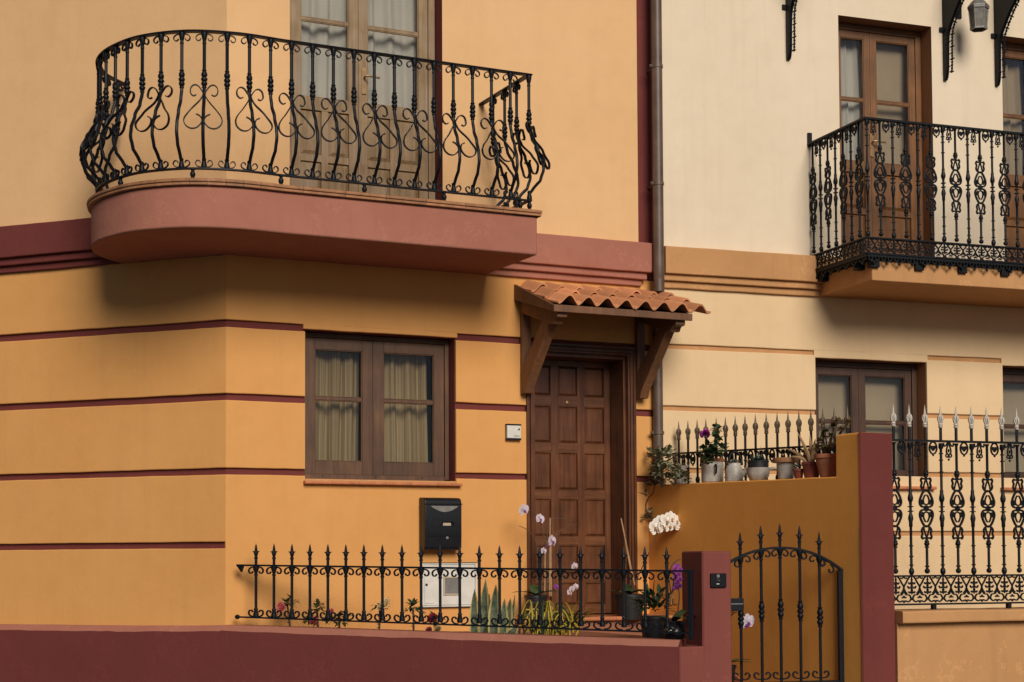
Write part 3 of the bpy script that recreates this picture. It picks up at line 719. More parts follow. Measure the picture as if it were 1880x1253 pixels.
def heart_half(s):
    pts = [(0.052, .470), (0.072, .478), (0.090, .455), (0.088, .415), (0.066, .393), (0.040, .400), (0.018, .430), (0.006, .460), (0.020, .500), (0.062, .565), (0.105, .625), (0.126, .675), (0.118, .715), (0.085, .742), (0.045, .738), (0.014, .705), (0.008, .675), (0.022, .645), (0.046, .630)]
    return [(s*p.x, -belly(p.z)-0.010, HB*(1-p.z)) for p in catmull([(x, 0, f) for x, f in pts], 4)]
ME_BAR = bellied_bar().mesh('baluster', M_IRON)
mb = MB(); p = heart_half(1); mb.strip(p, 0.018, 0.0072, (0, 1, 0)); p = heart_half(-1); mb.strip(p, 0.018, 0.0072, (0, 1, 0))
ME_HEART = mb.mesh('heart_scroll', M_IRON)
mb = MB()
for s in (-1, 1): mb.strip(spiral_curl(s, 1, 0.025), 0.014, 0.0062, (0, 1, 0), T(0, 0, HB-0.014))
ME_CURLT = mb.mesh('top_scroll', M_IRON)
mb = MB()
for s in (-1, 1): mb.strip(spiral_curl(s, -1, 0.025), 0.014, 0.0062, (0, 1, 0), T(0, 0, 0.008))
ME_CURLB = mb.mesh('bottom_scroll', M_IRON)
ME_FOOT = MB().lathe([(0.010, -0.075), (0.017, -0.07), (0.012, -0.055), (0.018, -0.045), (0.019, -0.03), (0.010, -0.012), (0.016, -0.006), (0.016, 0.0)], 10).mesh('foot', M_IRON)

# ---- the bellied railing of the curved balcony
ZB = ZR-HB-0.012
rl = thing('balcony_railing', 'black wrought-iron railing with heart scrolls round the curved balcony', 'railing', FO.M @ T(0, 0, 4.17))
def rail_sweep(P, prof):
    pts = [p for p in P.p]; nr = []
    O = P.offset(1.0)
    return profile_sweep(pts, [o-p for o, p in zip(O.p, pts)], prof)
obj('handrail', rail_sweep(RP, [(-0.021, ZR-0.014), (0.021, ZR-0.014), (0.023, ZR-0.008), (0.018, ZR), (-0.018, ZR), (-0.023, ZR-0.008)]), M_IRON, rl, FO.M)
obj('bottom_rail', rail_sweep(RP, [(-0.016, ZB-0.008), (0.016, ZB-0.008), (0.016, ZB+0.002), (-0.016, ZB+0.002)]), M_IRON, rl, FO.M)
spots = [(RP.s[1]-0.21*k, k % 2 == 1) for k in (1, 2, 3)] + [(RP.s[1]+0.1525*k, k % 2 == 0) for k in range(0, 30) if RP.s[1]+0.1525*k < RP.L-0.06]
for i, (q, heart) in enumerate(spots):
    p, t = RP.at(q)
    if abs(q-RP.s[1]) < 1e-6: t = Vector((-1, -1)).normalized()
    M = FO.M @ T(p.x, p.y, ZB) @ RZ(math.atan2(-t.y, -t.x))
    b = obj('baluster', ME_BAR, None, rl, M)
    if heart: obj('heart_scroll', ME_HEART, None, b, M)
    if abs(q-RP.s[1]) > 1e-6:
        obj('top_scroll', ME_CURLT, None, b, M); obj('bottom_scroll', ME_CURLB, None, b, M)
for q in [0.25, RP.s[1]]+[RP.s[1]+0.075+0.61*k for k in range(6)]:
    if q > RP.L: break
    p, t = RP.at(q); obj('foot', ME_FOOT, None, rl, FO.M @ T(p.x, p.y, ZB-0.006))

# ---- spear-topped garden fence on the low maroon wall
FN = Frame(FL.wld(0, -0.02), -T_LEFT)
def fz(px, py): return FN.at(px, py)
NB = 22
bar_px = [470, 503, 536, 569, 602, 635, 668, 702, 738, 773, 808, 844, 880, 917, 954, 991, 1028, 1066, 1105, 1145, 1184, 1224]
def spear_mesh(hh, below, name='spear_bar', knuckle=None):
    """z=0 at the top rail; tip at hh, shaft down to -below"""
    mb = MB()
    mb.lathe([(0.0105, -below), (0.0105, 0.045), (0.0145, 0.047), (0.0145, 0.056), (0.0105, 0.060), (0.011, 0.068), (0.017, 0.088), (0.012, 0.098), (0.0125, 0.102), (0.007, hh-0.02), (0.0008, hh)], 8)
    for s in (-1, 1):
        mb.strip(catmull([(s*0.004, 0, 0.072), (s*0.011, 0, 0.090), (s*0.020, 0, 0.100), (s*0.029, 0, 0.098)], 3), [0.012]*9+[0.003], [0.008]*6+[0.006, 0.005, 0.004, 0.002], (0, 1, 0))
    mb.lathe([(0.009, -0.075), (0.014, -0.072), (0.014, -0.062), (0.010, -0.058), (0.016, -0.040), (0.022, -0.022), (0.022, -0.006), (0.012, 0)], 10)
    if knuckle: mb.lathe(bead_prof(-knuckle-0.14, -knuckle, KNUCKLE), 10)
    else: mb.lathe([(0.012, -below), (0.020, -below+0.004), (0.021, -below+0.02), (0.013, -below+0.05), (0.015, -below+0.055), (0.015, -below+0.063), (0.009, -below+0.07)], 10)
    return mb.mesh(name, M_IRON)
fence = thing('garden_railing', 'low black spear-topped railing standing on the maroon garden wall', 'railing', FN.M)
(ax, az), (cx, cz) = fz(436, 1038), fz(1262, 1049)
(bx_, bz), (dx_, dz_) = fz(436, 1133), fz(1262, 1163)
top = lambda x: az+(cz-az)*(x-ax)/(cx-ax)
bot = lambda x: bz+(dz_-bz)*(x-ax)/(cx-ax)
mb = MB(); mb.strip([(ax, 0, az), (cx+0.03, 0, top(cx+0.03))], 0.034, 0.013, (0, 1, 0))
mb.prism([(ax, az-0.006), (ax+0.05, az-0.006), (ax+0.035, az-0.05)], -0.012, 0.012, 'y'); obj('top_rail', mb, M_IRON, fence, FN.M)
mb = MB(); mb.strip([(ax, 0, bz), (cx+0.03, 0, bot(cx+0.03))], 0.030, 0.011, (0, 1, 0)); mb.sphere((ax, 0, bz), 0.022, sq=(1, 0.8, 0.8)); obj('bottom_rail', mb, M_IRON, fence, FN.M)
mb = MB()
for s in (-1, 1): mb.strip(spiral_curl(s, 1, 0.025, 0.014), 0.015, 0.0085, (0, 1, 0), T(0, 0, -0.012))
ME_FC_T = mb.mesh('top_scroll', M_IRON); mb = MB()
for s in (-1, 1): mb.strip(spiral_curl(s, -1, 0.025, 0.014), 0.015, 0.0085, (0, 1, 0), T(0, 0, 0.008))
ME_FC_B = mb.mesh('bottom_scroll', M_IRON)
SPEAR = spear_mesh(0.158, 0.372)
for px in bar_px:
    x = fz(px, 1040)[0]; zt = top(x); zb0 = bot(x)
    M = FN.M @ T(x, 0, zt) @ Matrix.Scale((zt-zb0)/0.372, 4, (0, 0, 1)) if False else FN.M @ T(x, 0, zt)
    b = obj('spear_bar', SPEAR, None, fence, M)
    obj('top_scroll', ME_FC_T, None, b, M); obj('bottom_scroll', ME_FC_B, None, b, FN.M @ T(x, 0, zb0))
mb = MB(); xe = cx+0.005; mb.box(xe, xe+0.03, -0.02, 0.02, bot(xe)-0.04, top(xe)+0.01); obj('end_plate', mb, M_IRON, fence, FN.M, bevel=0.003)

# ---- low maroon garden wall with its pale rounded top, plinth of the house
ZW0 = FN.at(414, 1158, -0.03)[1]; ZW1 = FN.at(1246, 1187, -0.03)[1]
gw = thing('garden_wall', 'low dark maroon garden wall along the street below the spear railing', 'wall', FL.M)
def gtop(x): return ZW0+(ZW1-ZW0)*max(0, x)/KX
def chamfer_wall(x0, x1, y0, y1, ztop, seed, step=0.08, ch=(0.05, 0.036)):
    mb = MB(); n = int((x1-x0)/step)+1; vs = []; fs = []
    for i in range(n+1):
        x = x0+(x1-x0)*i/n; z = ztop(x)
        a = smoothstep_noise(x, seed)*0.010+smoothstep_noise(x, seed, 11)*0.005; b = smoothstep_noise(x, seed+4)*0.006
        pr = [(y1, 0.0), (y0+b*0.5, 0.0), (y0+b*0.5, z-0.004+a), (y0+0.010+b*0.5, z+0.004+a), (y0+ch[0], z+ch[1]+b*0.4), (y0+ch[0]+0.02, z+ch[1]+0.003), (y1, z+ch[1]+0.002)]
        vs += [(x, y, z_) for y, z_ in pr]
    k = 7
    for i in range(n):
        for j in range(k): p, q = i*k+j, i*k+(j+1) % k; fs.append((p, p+k, q+k, q))
    fs += [tuple(range(k)), tuple(n*k+j for j in reversed(range(k)))]
    mb.add(vs, fs)
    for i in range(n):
        for j in (2, 3, 4, 5): mb.m[i*k+j] = 1  # top faces get the faded paint: worn edge, plus sky light painted in
    return mb
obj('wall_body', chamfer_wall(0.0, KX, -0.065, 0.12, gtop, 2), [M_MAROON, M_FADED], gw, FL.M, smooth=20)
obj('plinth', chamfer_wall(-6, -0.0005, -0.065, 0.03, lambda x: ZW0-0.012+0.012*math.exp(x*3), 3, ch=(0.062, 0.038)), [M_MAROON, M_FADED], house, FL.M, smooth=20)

# ---- gate pillar
gx0 = FG.at(1290, 1100)[0]; gx1 = FG.at(1343.5, 1100)[0]; gzt = FG.at(1300, 1012)[1]
pil = thing('gate_pillar', 'square maroon gate pillar between the spear railing and the arched gate', 'pillar', FG.M @ T((gx0+gx1)/2, 0.15, 0))
def soft_block(x0, x1, y0, y1, z0, z1, seed, n=10, amp=0.004):
    mb = MB(); vs = []; fs = []; r = 0.010
    zs_ = [z0+(z1-z0-0.012)*i/n for i in range(n+1)]+[z1-0.003, z1]
    for z in zs_:
        e = 0 if z < z1-0.011 else (0.003 if z < z1-0.001 else 0.011)
        w = [smoothstep_noise(z, seed+k, 4)*amp for k in range(4)]
        a, b, c, d = x0+e+w[0], x1-e+w[1], y0+e+w[2], y1-e+w[3]
        vs += [(a+r, c, z), (b-r, c, z), (b, c+r, z), (b, d-r, z), (b-r, d, z), (a+r, d, z), (a, d-r, z), (a, c+r, z)]
    for i in range(len(zs_)-1):
        for j in range(8): p, q = i*8+j, i*8+(j+1) % 8; fs.append((p, q, q+8, p+8))
    fs.append(tuple((len(zs_)-1)*8+j for j in range(8)))
    return mb.add(vs, fs)
obj('pillar_shaft', soft_block(gx0, gx1, 0, 0.31, 0.0, gzt, 5), M_PILLAR, pil, FG.M, smooth=12)
zc = FG.at(1290, 1187)[1]
obj('pillar_base', soft_block(0.004, gx1-0.003, 0.003, 0.30, 0.0, zc, 8, 6), M_PILLAR, pil, FG.M, smooth=12)
# door-bell plate on the pillar
x0, z1 = FG.at(1303, 1053); x1, z0 = FG.at(1332, 1079)
bell = thing('doorbell_plate', 'small square black doorbell plate on the maroon gate pillar', 'doorbell', FG.M @ T((x0+x1)/2, 0, z0))
obj('plate', MB().box(x0, x1, -0.018, 0.012, z0, z1), M_BLACKBOX, bell, FG.M, bevel=0.006)
xm, zm = FG.at(1318, 1061, -0.02)
obj('button', MB().box(xm-0.010, xm+0.010, -0.022, -0.016, zm-0.025, zm+0.022), M_POT_B, bell, FG.M, bevel=0.002)
obj('name_slot', MB().box(xm-0.009, xm+0.011, -0.0235, -0.021, zm+0.002, zm+0.020), M_GREYMET, bell, FG.M)
obj('light_bar', MB().box(xm-0.010, xm+0.010, -0.0205, -0.017, zm-0.043, zm-0.038), M_WHITE, bell, FG.M)
obj('screw', MB().sphere((xm+0.012, -0.02, zm-0.02), 0.004), M_GREYMET, bell, FG.M)

# ---- party wall between the two front gardens
pz = lambda px, py: FP.at(px, py)
XE = pz(1580, 900)[0]; X1 = pz(1533, 850)[0]; ZH = pz(1556, 796)[1]
zA, zB_ = pz(1265, 883)[1], pz(1530, 873)[1]; xA = pz(1265, 883)[0]
zA, zB_ = zA-0.02, zB_-0.01
ptop = lambda x: zA+(zB_-zA)*(x-xA)/(X1-xA)
pw = thing('party_wall', 'deep orange garden wall with a maroon end, carrying a row of flower pots', 'wall', FP.M)
TW = 0.285
mb = MB(); vs = []; fs = []; n = 26
for i in range(n+1):
    x = (X1+0.03)*i/n; z = ptop(x)+smoothstep_noise(x, 3, 5)*0.004
    vs += [(x, 0, 0), (x, 0, z-0.008), (x, 0.008, z), (x, TW-0.05, z), (x, TW-0.05, 0)]
for i in range(n):
    for j in range(5): a, b = i*5+j, i*5+(j+1) % 5; fs.append((a, a+5, b+5, b))
mb.add(vs, fs+[(0, 1, 2, 3, 4)]); obj('wall_body', mb, M_PATIO_ORANGE, pw, FP.M, smooth=40)
obj('end_block', soft_block(X1, XE-0.004, 0.003, TW-0.002, 0, ZH, 12, 14), M_PATIO_ORANGE, pw, FP.M, smooth=12)
mb = MB(); vs = []; fs = []; n = 24
for i in range(n+1):
    z = (ZH-0.002)*i/n; w = smoothstep_noise(z, 4, 3)*0.006
    vs += [(XE-0.012, 0.0-0.0012, z), (XE+w*.5, -0.0012+0.008, z), (XE+w*.5, TW-0.006, z), (XE-0.012, TW, z)]
for i in range(n):
    for j in range(3): a, b = i*4+j, i*4+j+1; fs.append((a, a+4, b+4, b))
fs.append((n*4, n*4+1, n*4+2, n*4+3)); mb.add(vs, fs); obj('painted_end', mb, M_MAROON, pw, FP.M, smooth=12)

# ---- arched gate
gr = pz(1545, 1100)[0]; GA = FP.wld(gr, -0.01)
FGT = Frame(GA, math.radians(15))
gate = thing('garden_gate', 'black arched iron gate with five spear bars against the orange wall', 'gate', FGT.M)
xr = FGT.at(1545, 1100)[0]; xl = FGT.at(1318, 1060)[0]
apx, apz = FGT.at(1432, 1006); ex, ez = FGT.at(1546, 1048)
def arch(x): u = (x-apx)/(ex-apx); return apz-(apz-ez)*(u*u*0.86+0.14*u**4)
pts = [(xl+(ex-xl)*i/28, 0, arch(xl+(ex-xl)*i/28)) for i in range(29)]
obj('arched_rail', MB().strip(pts, 0.034, 0.015, (0, 1, 0)), M_IRON, gate, FGT.M)
obj('stile', MB().box(ex-0.034, ex, -0.016, 0.016, 0.16, ez), M_IRON, gate, FGT.M, bevel=0.003)
obj('stile', MB().box(xl, xl+0.034, -0.016, 0.016, 0.16, arch(xl)), M_IRON, gate, FGT.M, bevel=0.003)
gpx = [1359, 1397, 1432, 1468, 1504]; GSP = spear_mesh(0.165, 1.35, knuckle=0.345)
zlow = FGT.at(1432, 1249)[1]
for px in gpx:
    x = FGT.at(px, 1020)[0]; M = FGT.M @ T(x, 0, arch(x))
    b = obj('spear_bar', GSP, None, gate, M)
    sl = (arch(x+0.03)-arch(x-0.03))/0.06
    obj('top_scroll', ME_FC_T, None, b, M @ RY(-math.atan(sl))); obj('bottom_scroll', ME_FC_B, None, b, FGT.M @ T(x, 0, zlow))
for x in (ex-0.06, ):
    obj('top_scroll', ME_FC_T, None, gate, FGT.M @ T(x-0.03, 0, arch(x-0.03)) @ RY(math.radians(38)))
for z in (zlow-0.01, 0.22): obj('cross_rail', MB().box(xl+0.034, ex-0.034, -0.014, 0.014, z-0.012, z), M_IRON, gate, FGT.M, bevel=0.002)
for z in (FGT.at(1550, 1120)[1], 0.4): obj('hinge', MB().lathe([(0.014, -0.04), (0.014, 0.04)], 10, T(ex+0.008, 0.004, z)), M_IRON, gate, FGT.M)
x0, z1 = FGT.at(1343, 1099, -0.03); x1, z0 = FGT.at(1366, 1122, -0.03)
lk = obj('lock_case', MB().box(x0-0.06, x1, -0.03, 0.03, z0, z1), M_BLACKBOX, gate, FGT.M, bevel=0.004)
obj('bolt_slot', MB().box(x0-0.06, x1-0.008, -0.0335, -0.028, (z0+z1)/2+0.002, (z0+z1)/2+0.008), M_GREYMET, lk, FGT.M)

# ---- steps and patio
ZP = 1.06
mb = MB()
pat = [wp(FL, -0.0, 0.1), wp(FL, KX-0.05, 0.1), wp(FP, 1.7, -0.9), wp(FP, 0.35, -0.9), wp(FP, 0.35, 0.0), wp(FP, -0.3, 0.0), wp(FO, 3.4, 0.3), wp(FO, 0.3, 0.3)]
mb.prism(pat, 0.0, ZP, 'z'); patio = obj('patio', mb, M_PATIO, kind='structure')
st = thing('entrance_steps', 'short tiled flight of steps from the gate up to the patio', 'steps', FP.M)
for k in range(6):
    z = ZP-0.15*(k+1)
    if z < 0.1: break
    obj('step', MB().rough_bar(0.35+0.28*k, 0.35+0.28*(k+1)+0.02, -0.9, 0.0, 0.0, z, 0.002, 0.008, k), M_PATIO, st, FP.M, smooth=14)
mb = MB(); mb.prism([(0.35, ZP+0.10), (0.35, ZP-0.1), (2.2, 0.05), (2.2, 0.25)], -0.012, -0.001, 'y'); obj('skirting', mb, M_SILL, st, FP.M)
# raised tiled doorstep
ds = thing('doorstep', 'terracotta tiled step in front of the wooden front door', 'step', FO.M @ T(2.9, 0, 0))
ZD = 1.165
obj('step_body', MB().box(2.15, 3.52, -0.42, 0.03, ZP-0.2, ZD-0.03), M_PATIO, ds, FO.M)
for k in range(5):
    obj('nosing_tile', MB().rough_bar(2.13+k*0.28+0.0015, 2.13+(k+1)*0.28-0.0015, -0.46, 0.03, ZD-0.032, ZD, 0.0005, 0.013, k), M_SILL, ds, FO.M, smooth=14)

# ------------------------------------------------------------------ tiled canopy over the door
can = thing('door_canopy', 'small terracotta tiled canopy on wooden brackets above the front door', 'canopy', FO.M @ T(2.93, 0, 3.0))
CX0, CX1, CPJ = 2.325, 3.535, 0.68
cb = lambda y: 3.66+0.272*y                            # underside of the side boards (y is negative outwards)
for x in (CX0, CX1-0.025):
    obj('side_board', MB().prism([(0.0, cb(0)), (-CPJ, cb(-CPJ)), (-CPJ, cb(-CPJ)+0.05), (0.0, cb(0)+0.125)], x, x+0.025, 'x'), M_BEAM, can, FO.M, bevel=0.003)
obj('fascia_board', MB().box(CX0-0.004, CX1+0.004, -CPJ-0.022, -CPJ-0.0005, cb(-CPJ)-0.004, cb(-CPJ)+0.05), M_BEAM, can, FO.M, bevel=0.003)
obj('soffit', MB().prism([(0.0, cb(0)+0.07), (-CPJ, cb(-CPJ)+0.022), (-CPJ, cb(-CPJ)+0.032), (0.0, cb(0)+0.085)], CX0+0.025, CX1-0.025, 'x'), M_WOOD_DARK, can, FO.M)
for x in (CX0+0.045, CX1-0.125):
    t_ = cb
    pr = [(-0.02, t_(-0.02)), (-0.665, t_(-0.665)), (-0.665, t_(-0.665)-0.04), (-0.645, t_(-0.645)-0.052), (-0.62, t_(-0.62)-0.058), (-0.60, t_(-0.60)-0.075), (-0.585, t_(-0.585)-0.105), (-0.555, t_(-0.555)-0.115), (-0.02, t_(-0.02)-0.095)]
    br = obj('bracket', MB().prism(pr, x, x+0.085, 'x'), M_BEAM, can, FO.M, bevel=0.004)
    zt_ = t_(-0.5)-0.11
    obj('strut', MB().prism([(-0.012, 2.915), (-0.012, 3.09), (-0.40, t_(-0.40)-0.10), (-0.52, t_(-0.52)-0.10), (-0.11, 2.97), (-0.09, 2.915)], x+0.003, x+0.082, 'x'), M_BEAM, br, FO.M, bevel=0.004)
    obj('wall_post', MB().box(x+0.006, x+0.079, -0.05, -0.001, 3.05, t_(-0.05)-0.09), M_BEAM, br, FO.M, bevel=0.003)
def roof_tile():
    w = 0.1655; L = 0.285; t = 0.013; n = 14; mb = MB(); vs = []; fs = []
    def zz(u): return 0.066*(0.5+0.5*math.cos(2*math.pi*u))**0.9
    nl = 3
    for j in range(nl+1):
        y = -L*j/nl; tp = 1.0+0.05*(j/nl-0.5)
        for i in range(n+1):
            u = -0.56+1.16*i/n; x = u*w; z = zz(u)*tp+0.024*(j/nl)+(0.006 if u > 0.5 else 0)
            vs.append((x, y, z))
        for i in range(n+1):
            u = -0.56+1.16*i/n; vs.append((u*w, y, zz(u)*tp+0.024*(j/nl)-t+(0.006 if u > 0.5 else 0)))
    k = 2*(n+1)
    for j in range(nl):
        for i in range(n):
            a = j*k+i; fs.append((a, a+1, a+k+1, a+k)); b = a+n+1; fs.append((b, b+k, b+k+1, b+1))
        for i in (0, n): a = j*k+i; fs.append((a, a+k, a+k+n+1, a+n+1))
    for j in (0, nl):
        for i in range(n): a = j*k+i; fs.append((a, a+1, a+n+2, a+n+1))
    return mb.add(vs, fs).mesh('roof_tile', M_TERRA, 50)
ME_TILE = roof_tile()
SLP = math.atan(0.345)
for r in range(3):
    for c in range(8):
        y = -0.0-0.232*r*math.cos(SLP); z = 3.772-0.232*r*math.sin(SLP)
        M = FO.M @ T(CX0+0.115+c*0.1655+rnd.uniform(-.006, .006), y+rnd.uniform(-.008, .008), z-0.012+rnd.uniform(-.002, .004)) @ RX(SLP) @ RZ(rnd.uniform(-.012, .012))
        obj('roof_tile', ME_TILE, None, can, M)

# ------------------------------------------------------------------ cast-iron ornament of the yellow house
def ornate_bar(Hh):
    """openwork bar, z=0 bottom, Hh top"""
    mb = MB(); g = lambda f: Hh*(1-f)
    mb.lathe([(0.0095, g(0.255)), (0.0095, g(0.02)), (0.013, g(0.015)), (0.016, g(0.0))], 8)
    mb.lathe([(0.0095, g(0.975)), (0.0095, g(0.735))], 8)
    mb.sphere((0, 0, g(0.235)), 0.020, 10, 6); mb.sphere((0, 0, g(0.765)), 0.019, 10, 6); mb.sphere((0, 0, g(0.97)), 0.019, 10, 6)
    for f in (0.215, 0.255, 0.745, 0.79, 0.935): mb.lathe([(0.009, g(f)-0.006), (0.016, g(f)-0.004), (0.016, g(f)+0.004), (0.009, g(f)+0.006)], 8)
    S = lambda pts, w=0.011, t=0.0085, cl=False: mb.strip(catmull([(x*1.12, 0, g(f)) for x, f in pts], 4, cl), w*1.15, t*1.25, (0, 1, 0), closed=cl)
    for s in (-1, 1):
        # crowns above and below
        for fl in (False, True):
            m = lambda f: (0.995-f) if fl else f
            S([(0, m(.262)), (s*.012, m(.275)), (s*.030, m(.270)), (s*.036, m(.285)), (s*.030, m(.305)), (s*.035, m(.33)), (s*.026, m(.352)), (s*.010, m(.36))])
            S([(0, m(.275)), (s*.008, m(.30)), (s*.016, m(.33)), (s*.020, m(.355))], 0.009, 0.007)
            mb.sphere((s*.033, 0, g(m(.272))), 0.011, 6, 4); mb.sphere((s*.036, 0, g(m(.335))), 0.009, 6, 4)
            # big pear loop
            S([(s*.012, m(.362)), (s*.027, m(.385)), (s*.041, m(.42)), (s*.047, m(.45)), (s*.040, m(.476)), (s*.022, m(.487)), (0, m(.482))], 0.012, 0.010)
            S([(0, m(.47)), (s*.016, m(.462)), (s*.021, m(.435)), (s*.012, m(.405)), (s*.004, m(.395))], 0.009, 0.0075)
            S([(s*.026, m(.47)), (s*.031, m(.45)), (s*.030, m(.43))], 0.009, 0.006)
        S([(0, .487), (s*.012, .4975), (0, .508)], 0.012, 0.009)
    mb.sphere((0, 0, g(0.362)), 0.010, 6, 4); mb.sphere((0, 0, g(0.633)), 0.010, 6, 4); mb.sphere((0, 0, g(0.4975)), 0.009, 6, 4)
    return mb
def ringed_bar(Hh):
    mb = MB(); g = lambda f: Hh*(1-f)
    pr = [(0.010, g(1.0)), (0.012, g(.995)), (0.018, g(.985)), (0.019, g(.97)), (0.016, g(.955)), (0.009, g(.945))]
    def ring(f, r=0.016): pr.extend([(0.0095, g(f)-0.005), (r, g(f)-0.003), (r, g(f)+0.003), (0.0095, g(f)+0.005)])
    ring(.925); ring(.86); ring(.78)
    pr.extend([(0.0095, g(.64)), (0.013, g(.635)), (0.0135, g(.60)), (0.019, g(.575)), (0.015, g(.55)), (0.011, g(.54))]); ring(.52, 0.021); ring(.485, 0.021)
    pr.extend([(0.011, g(.45)), (0.017, g(.44)), (0.020, g(.42)), (0.015, g(.395)), (0.0125, g(.385)), (0.0125, g(.36)), (0.0095, g(.355))])
    ring(.22); ring(.13); ring(.08)
    pr.extend([(0.0095, g(.05)), (0.018, g(.035)), (0.016, g(0))])
    return mb.lathe(pr, 8)
def ring_pendant():
    mb = MB()
    o = [(0.030*math.sin(a), 0, -0.043-0.040*math.cos(a)*1.05) for a in [2*math.pi*k/14 for k in range(14)]]
    mb.strip(o, 0.011, 0.009, (0, 1, 0), closed=True)
    for s in (-1, 1): mb.strip(catmull([(0, 0, -0.062), (s*.014, 0, -0.046), (s*.013, 0, -0.030), (s*.003, 0, -0.034)], 3), 0.009, 0.008, (0, 1, 0))
    mb.sphere((0, 0, -0.092), 0.009, 6, 4); mb.sphere((0, 0, -0.044), 0.009, 6, 4)
    return mb
def leaf_pendant():
    mb = MB()
    for s in (-1, 1):
        mb.strip(catmull([(s*.040, 0, -0.006), (s*.036, 0, -0.030), (s*.018, 0, -0.020), (s*.010, 0, -0.004)], 3), 0.010, 0.008, (0, 1, 0))
        mb.strip(catmull([(0, 0, -0.004), (s*.015, 0, -0.045), (s*.017, 0, -0.072), (0, 0, -0.092)], 4), 0.010, 0.008, (0, 1, 0))
        mb.strip(catmull([(s*.017, 0, -0.080), (s*.024, 0, -0.098), (s*.010, 0, -0.108)], 3), 0.009, 0.007, (0, 1, 0))
    mb.sphere((0, 0, -0.06), 0.008, 6, 4, sq=(1, 1, 1.8)); mb.sphere((0, 0, -0.100), 0.011, 6, 4); mb.sphere((0, 0, -0.122), 0.009, 6, 4)
    return mb
def lattice_cell(sp, hh):
    """one repeat of the openwork band below the bars, top at z=0"""
    mb = MB(); S = lambda pts, w=0.011, t=0.009: mb.strip(catmull([(x*sp, 0, -z*hh) for x, z in pts], 4), w, t, (0, 1, 0))
    for s in (-1, 1):
        S([(s*.08, 0.0), (s*.22, .10), (s*.36, .26), (s*.5, .42), (s*.42, .58), (s*.30, .66)])
        S([(s*.5, .0), (s*.40, .10), (s*.30, .06)], 0.009, 0.007)
        S([(s*.5, .55), (s*.36, .70), (s*.16, .72), (s*.06, .86), (s*.22, .97), (s*.42, .93), (s*.5, 1.0)])
        S([(0, .22), (s*.14, .30), (s*.20, .24)], 0.010, 0.009); S([(0, .40), (s*.18, .46), (s*.26, .38)], 0.010, 0.010); S([(0, .56), (s*.12, .64), (s*.2, .58)], 0.010, 0.009)
        S([(s*.5, .74), (s*.44, .82), (s*.36, .80)], 0.009, 0.008)
    mb.tube([(0, 0, 0), (0, 0, -.7*hh)], 0.0055, 5); mb.sphere((0, 0, -.14*hh), 0.010, 6, 4); mb.sphere((0, 0, -.34*hh), 0.010, 6, 4, sq=(1, 1, 1.4)); mb.sphere((0, 0, -.52*hh), 0.011, 6, 4)
    mb.sphere((0, 0, -.86*hh), 0.009, 6, 4)
    return mb
def fringe_cell(sp):
    mb = MB()
    for cx_ in (-0.25, 0.25):
        o = [(cx_*sp+0.017*math.sin(a), 0, -0.030-0.017*math.cos(a)) for a in [2*math.pi*k/9 for k in range(9)]]
        mb.strip(o, 0.012, 0.009, (0, 1, 0), closed=True)
    mb.strip(catmull([(-.25*sp, 0, -0.045), (0, 0, -0.060), (.25*sp, 0, -0.045)], 4), 0.011, 0.009, (0, 1, 0))
    mb.sphere((0, 0, -0.066), 0.011, 6, 4, sq=(1, 1, 1.5)); mb.box(-0.5*sp, 0.5*sp, -0.004, 0.008, -0.022, -0.0)
    return mb
SP = 0.1205
def spear_tip(mat, name='spear_tip'):
    mb = MB()
    mb.lathe([(0.013, 0), (0.016, 0.004), (0.016, 0.012), (0.012, 0.016), (0.016, 0.020), (0.016, 0.028), (0.012, 0.033), (0.0135, 0.046), (0.0175, 0.062), (0.015, 0.080), (0.0085, 0.092), (0.006, 0.118), (0.0008, 0.158)], 8)
    for k in range(4):
        a = math.pi/2*k
        mb.strip(catmull([(0.010, 0, 0.035), (0.019, 0, 0.055), (0.0185, 0, 0.072), (0.010, 0, 0.088)], 3), 0.012, 0.006, (0, 1, 0), RZ(a))
    return mb.mesh(name, mat)
ME_TIP_S = spear_tip(M_SILVER); ME_TIP_B = spear_tip(M_BRONZE)
ME_RING, ME_LEAFP = ring_pendant().mesh('ring_pendant', M_IRON_DULL), leaf_pendant().mesh('leaf_pendant', M_IRON_DULL)

def cast_run(root, F, place, n, zt, zb, Hlat, start=0, spear=None, hs=0.16, fringe=None, skip_last=False, lat=True, sp=None):
    """bars, pendants and openwork along a run. place(i)->(x,y,rot) in frame F for bar i (fractions allowed)"""
    HH = zt-zb-0.02
    meO = MEO.setdefault(round(HH, 3), (ornate_bar(HH).mesh('ornate_bar', M_IRON_DULL), ringed_bar(HH).mesh('ringed_bar', M_IRON_DULL)))
    sp = sp or SP; meL = MEL.setdefault((round(Hlat, 3), round(sp, 4)), lattice_cell(sp, Hlat).mesh('openwork_cell', M_IRON_DULL)) if lat else None
    for i in range(n):
        x, y, a = place(i); M = F.M @ T(x, y, zb) @ RZ(a)
        orn = (i+start) % 2 == 0
        b = obj('ornate_bar' if orn else 'ringed_bar', meO[0 if orn else 1], None, root, M)
        if spear:
            M2 = F.M @ T(x, y, zt-0.012) @ RZ(a)
            obj('spear_shaft', ME_SHAFT, None, b, M2); obj('spear_tip', spear, None, b, F.M @ T(x, y, zt-0.012+hs-0.140) @ RZ(a))
        if lat: obj('openwork_cell', meL, None, root, F.M @ T(x, y, zb-0.006) @ RZ(a))
        if i < n-1 or not skip_last:
            x, y, a = place(i+0.5)
            ring = ((i+start)//1) % 2 == 0
            obj('ring_pendant' if ring else 'leaf_pendant', ME_RING if ring else ME_LEAFP, None, root, F.M @ T(x, y, zt-0.012) @ RZ(a))
            if fringe is not None: pass
MEO, MEL = {}, {}
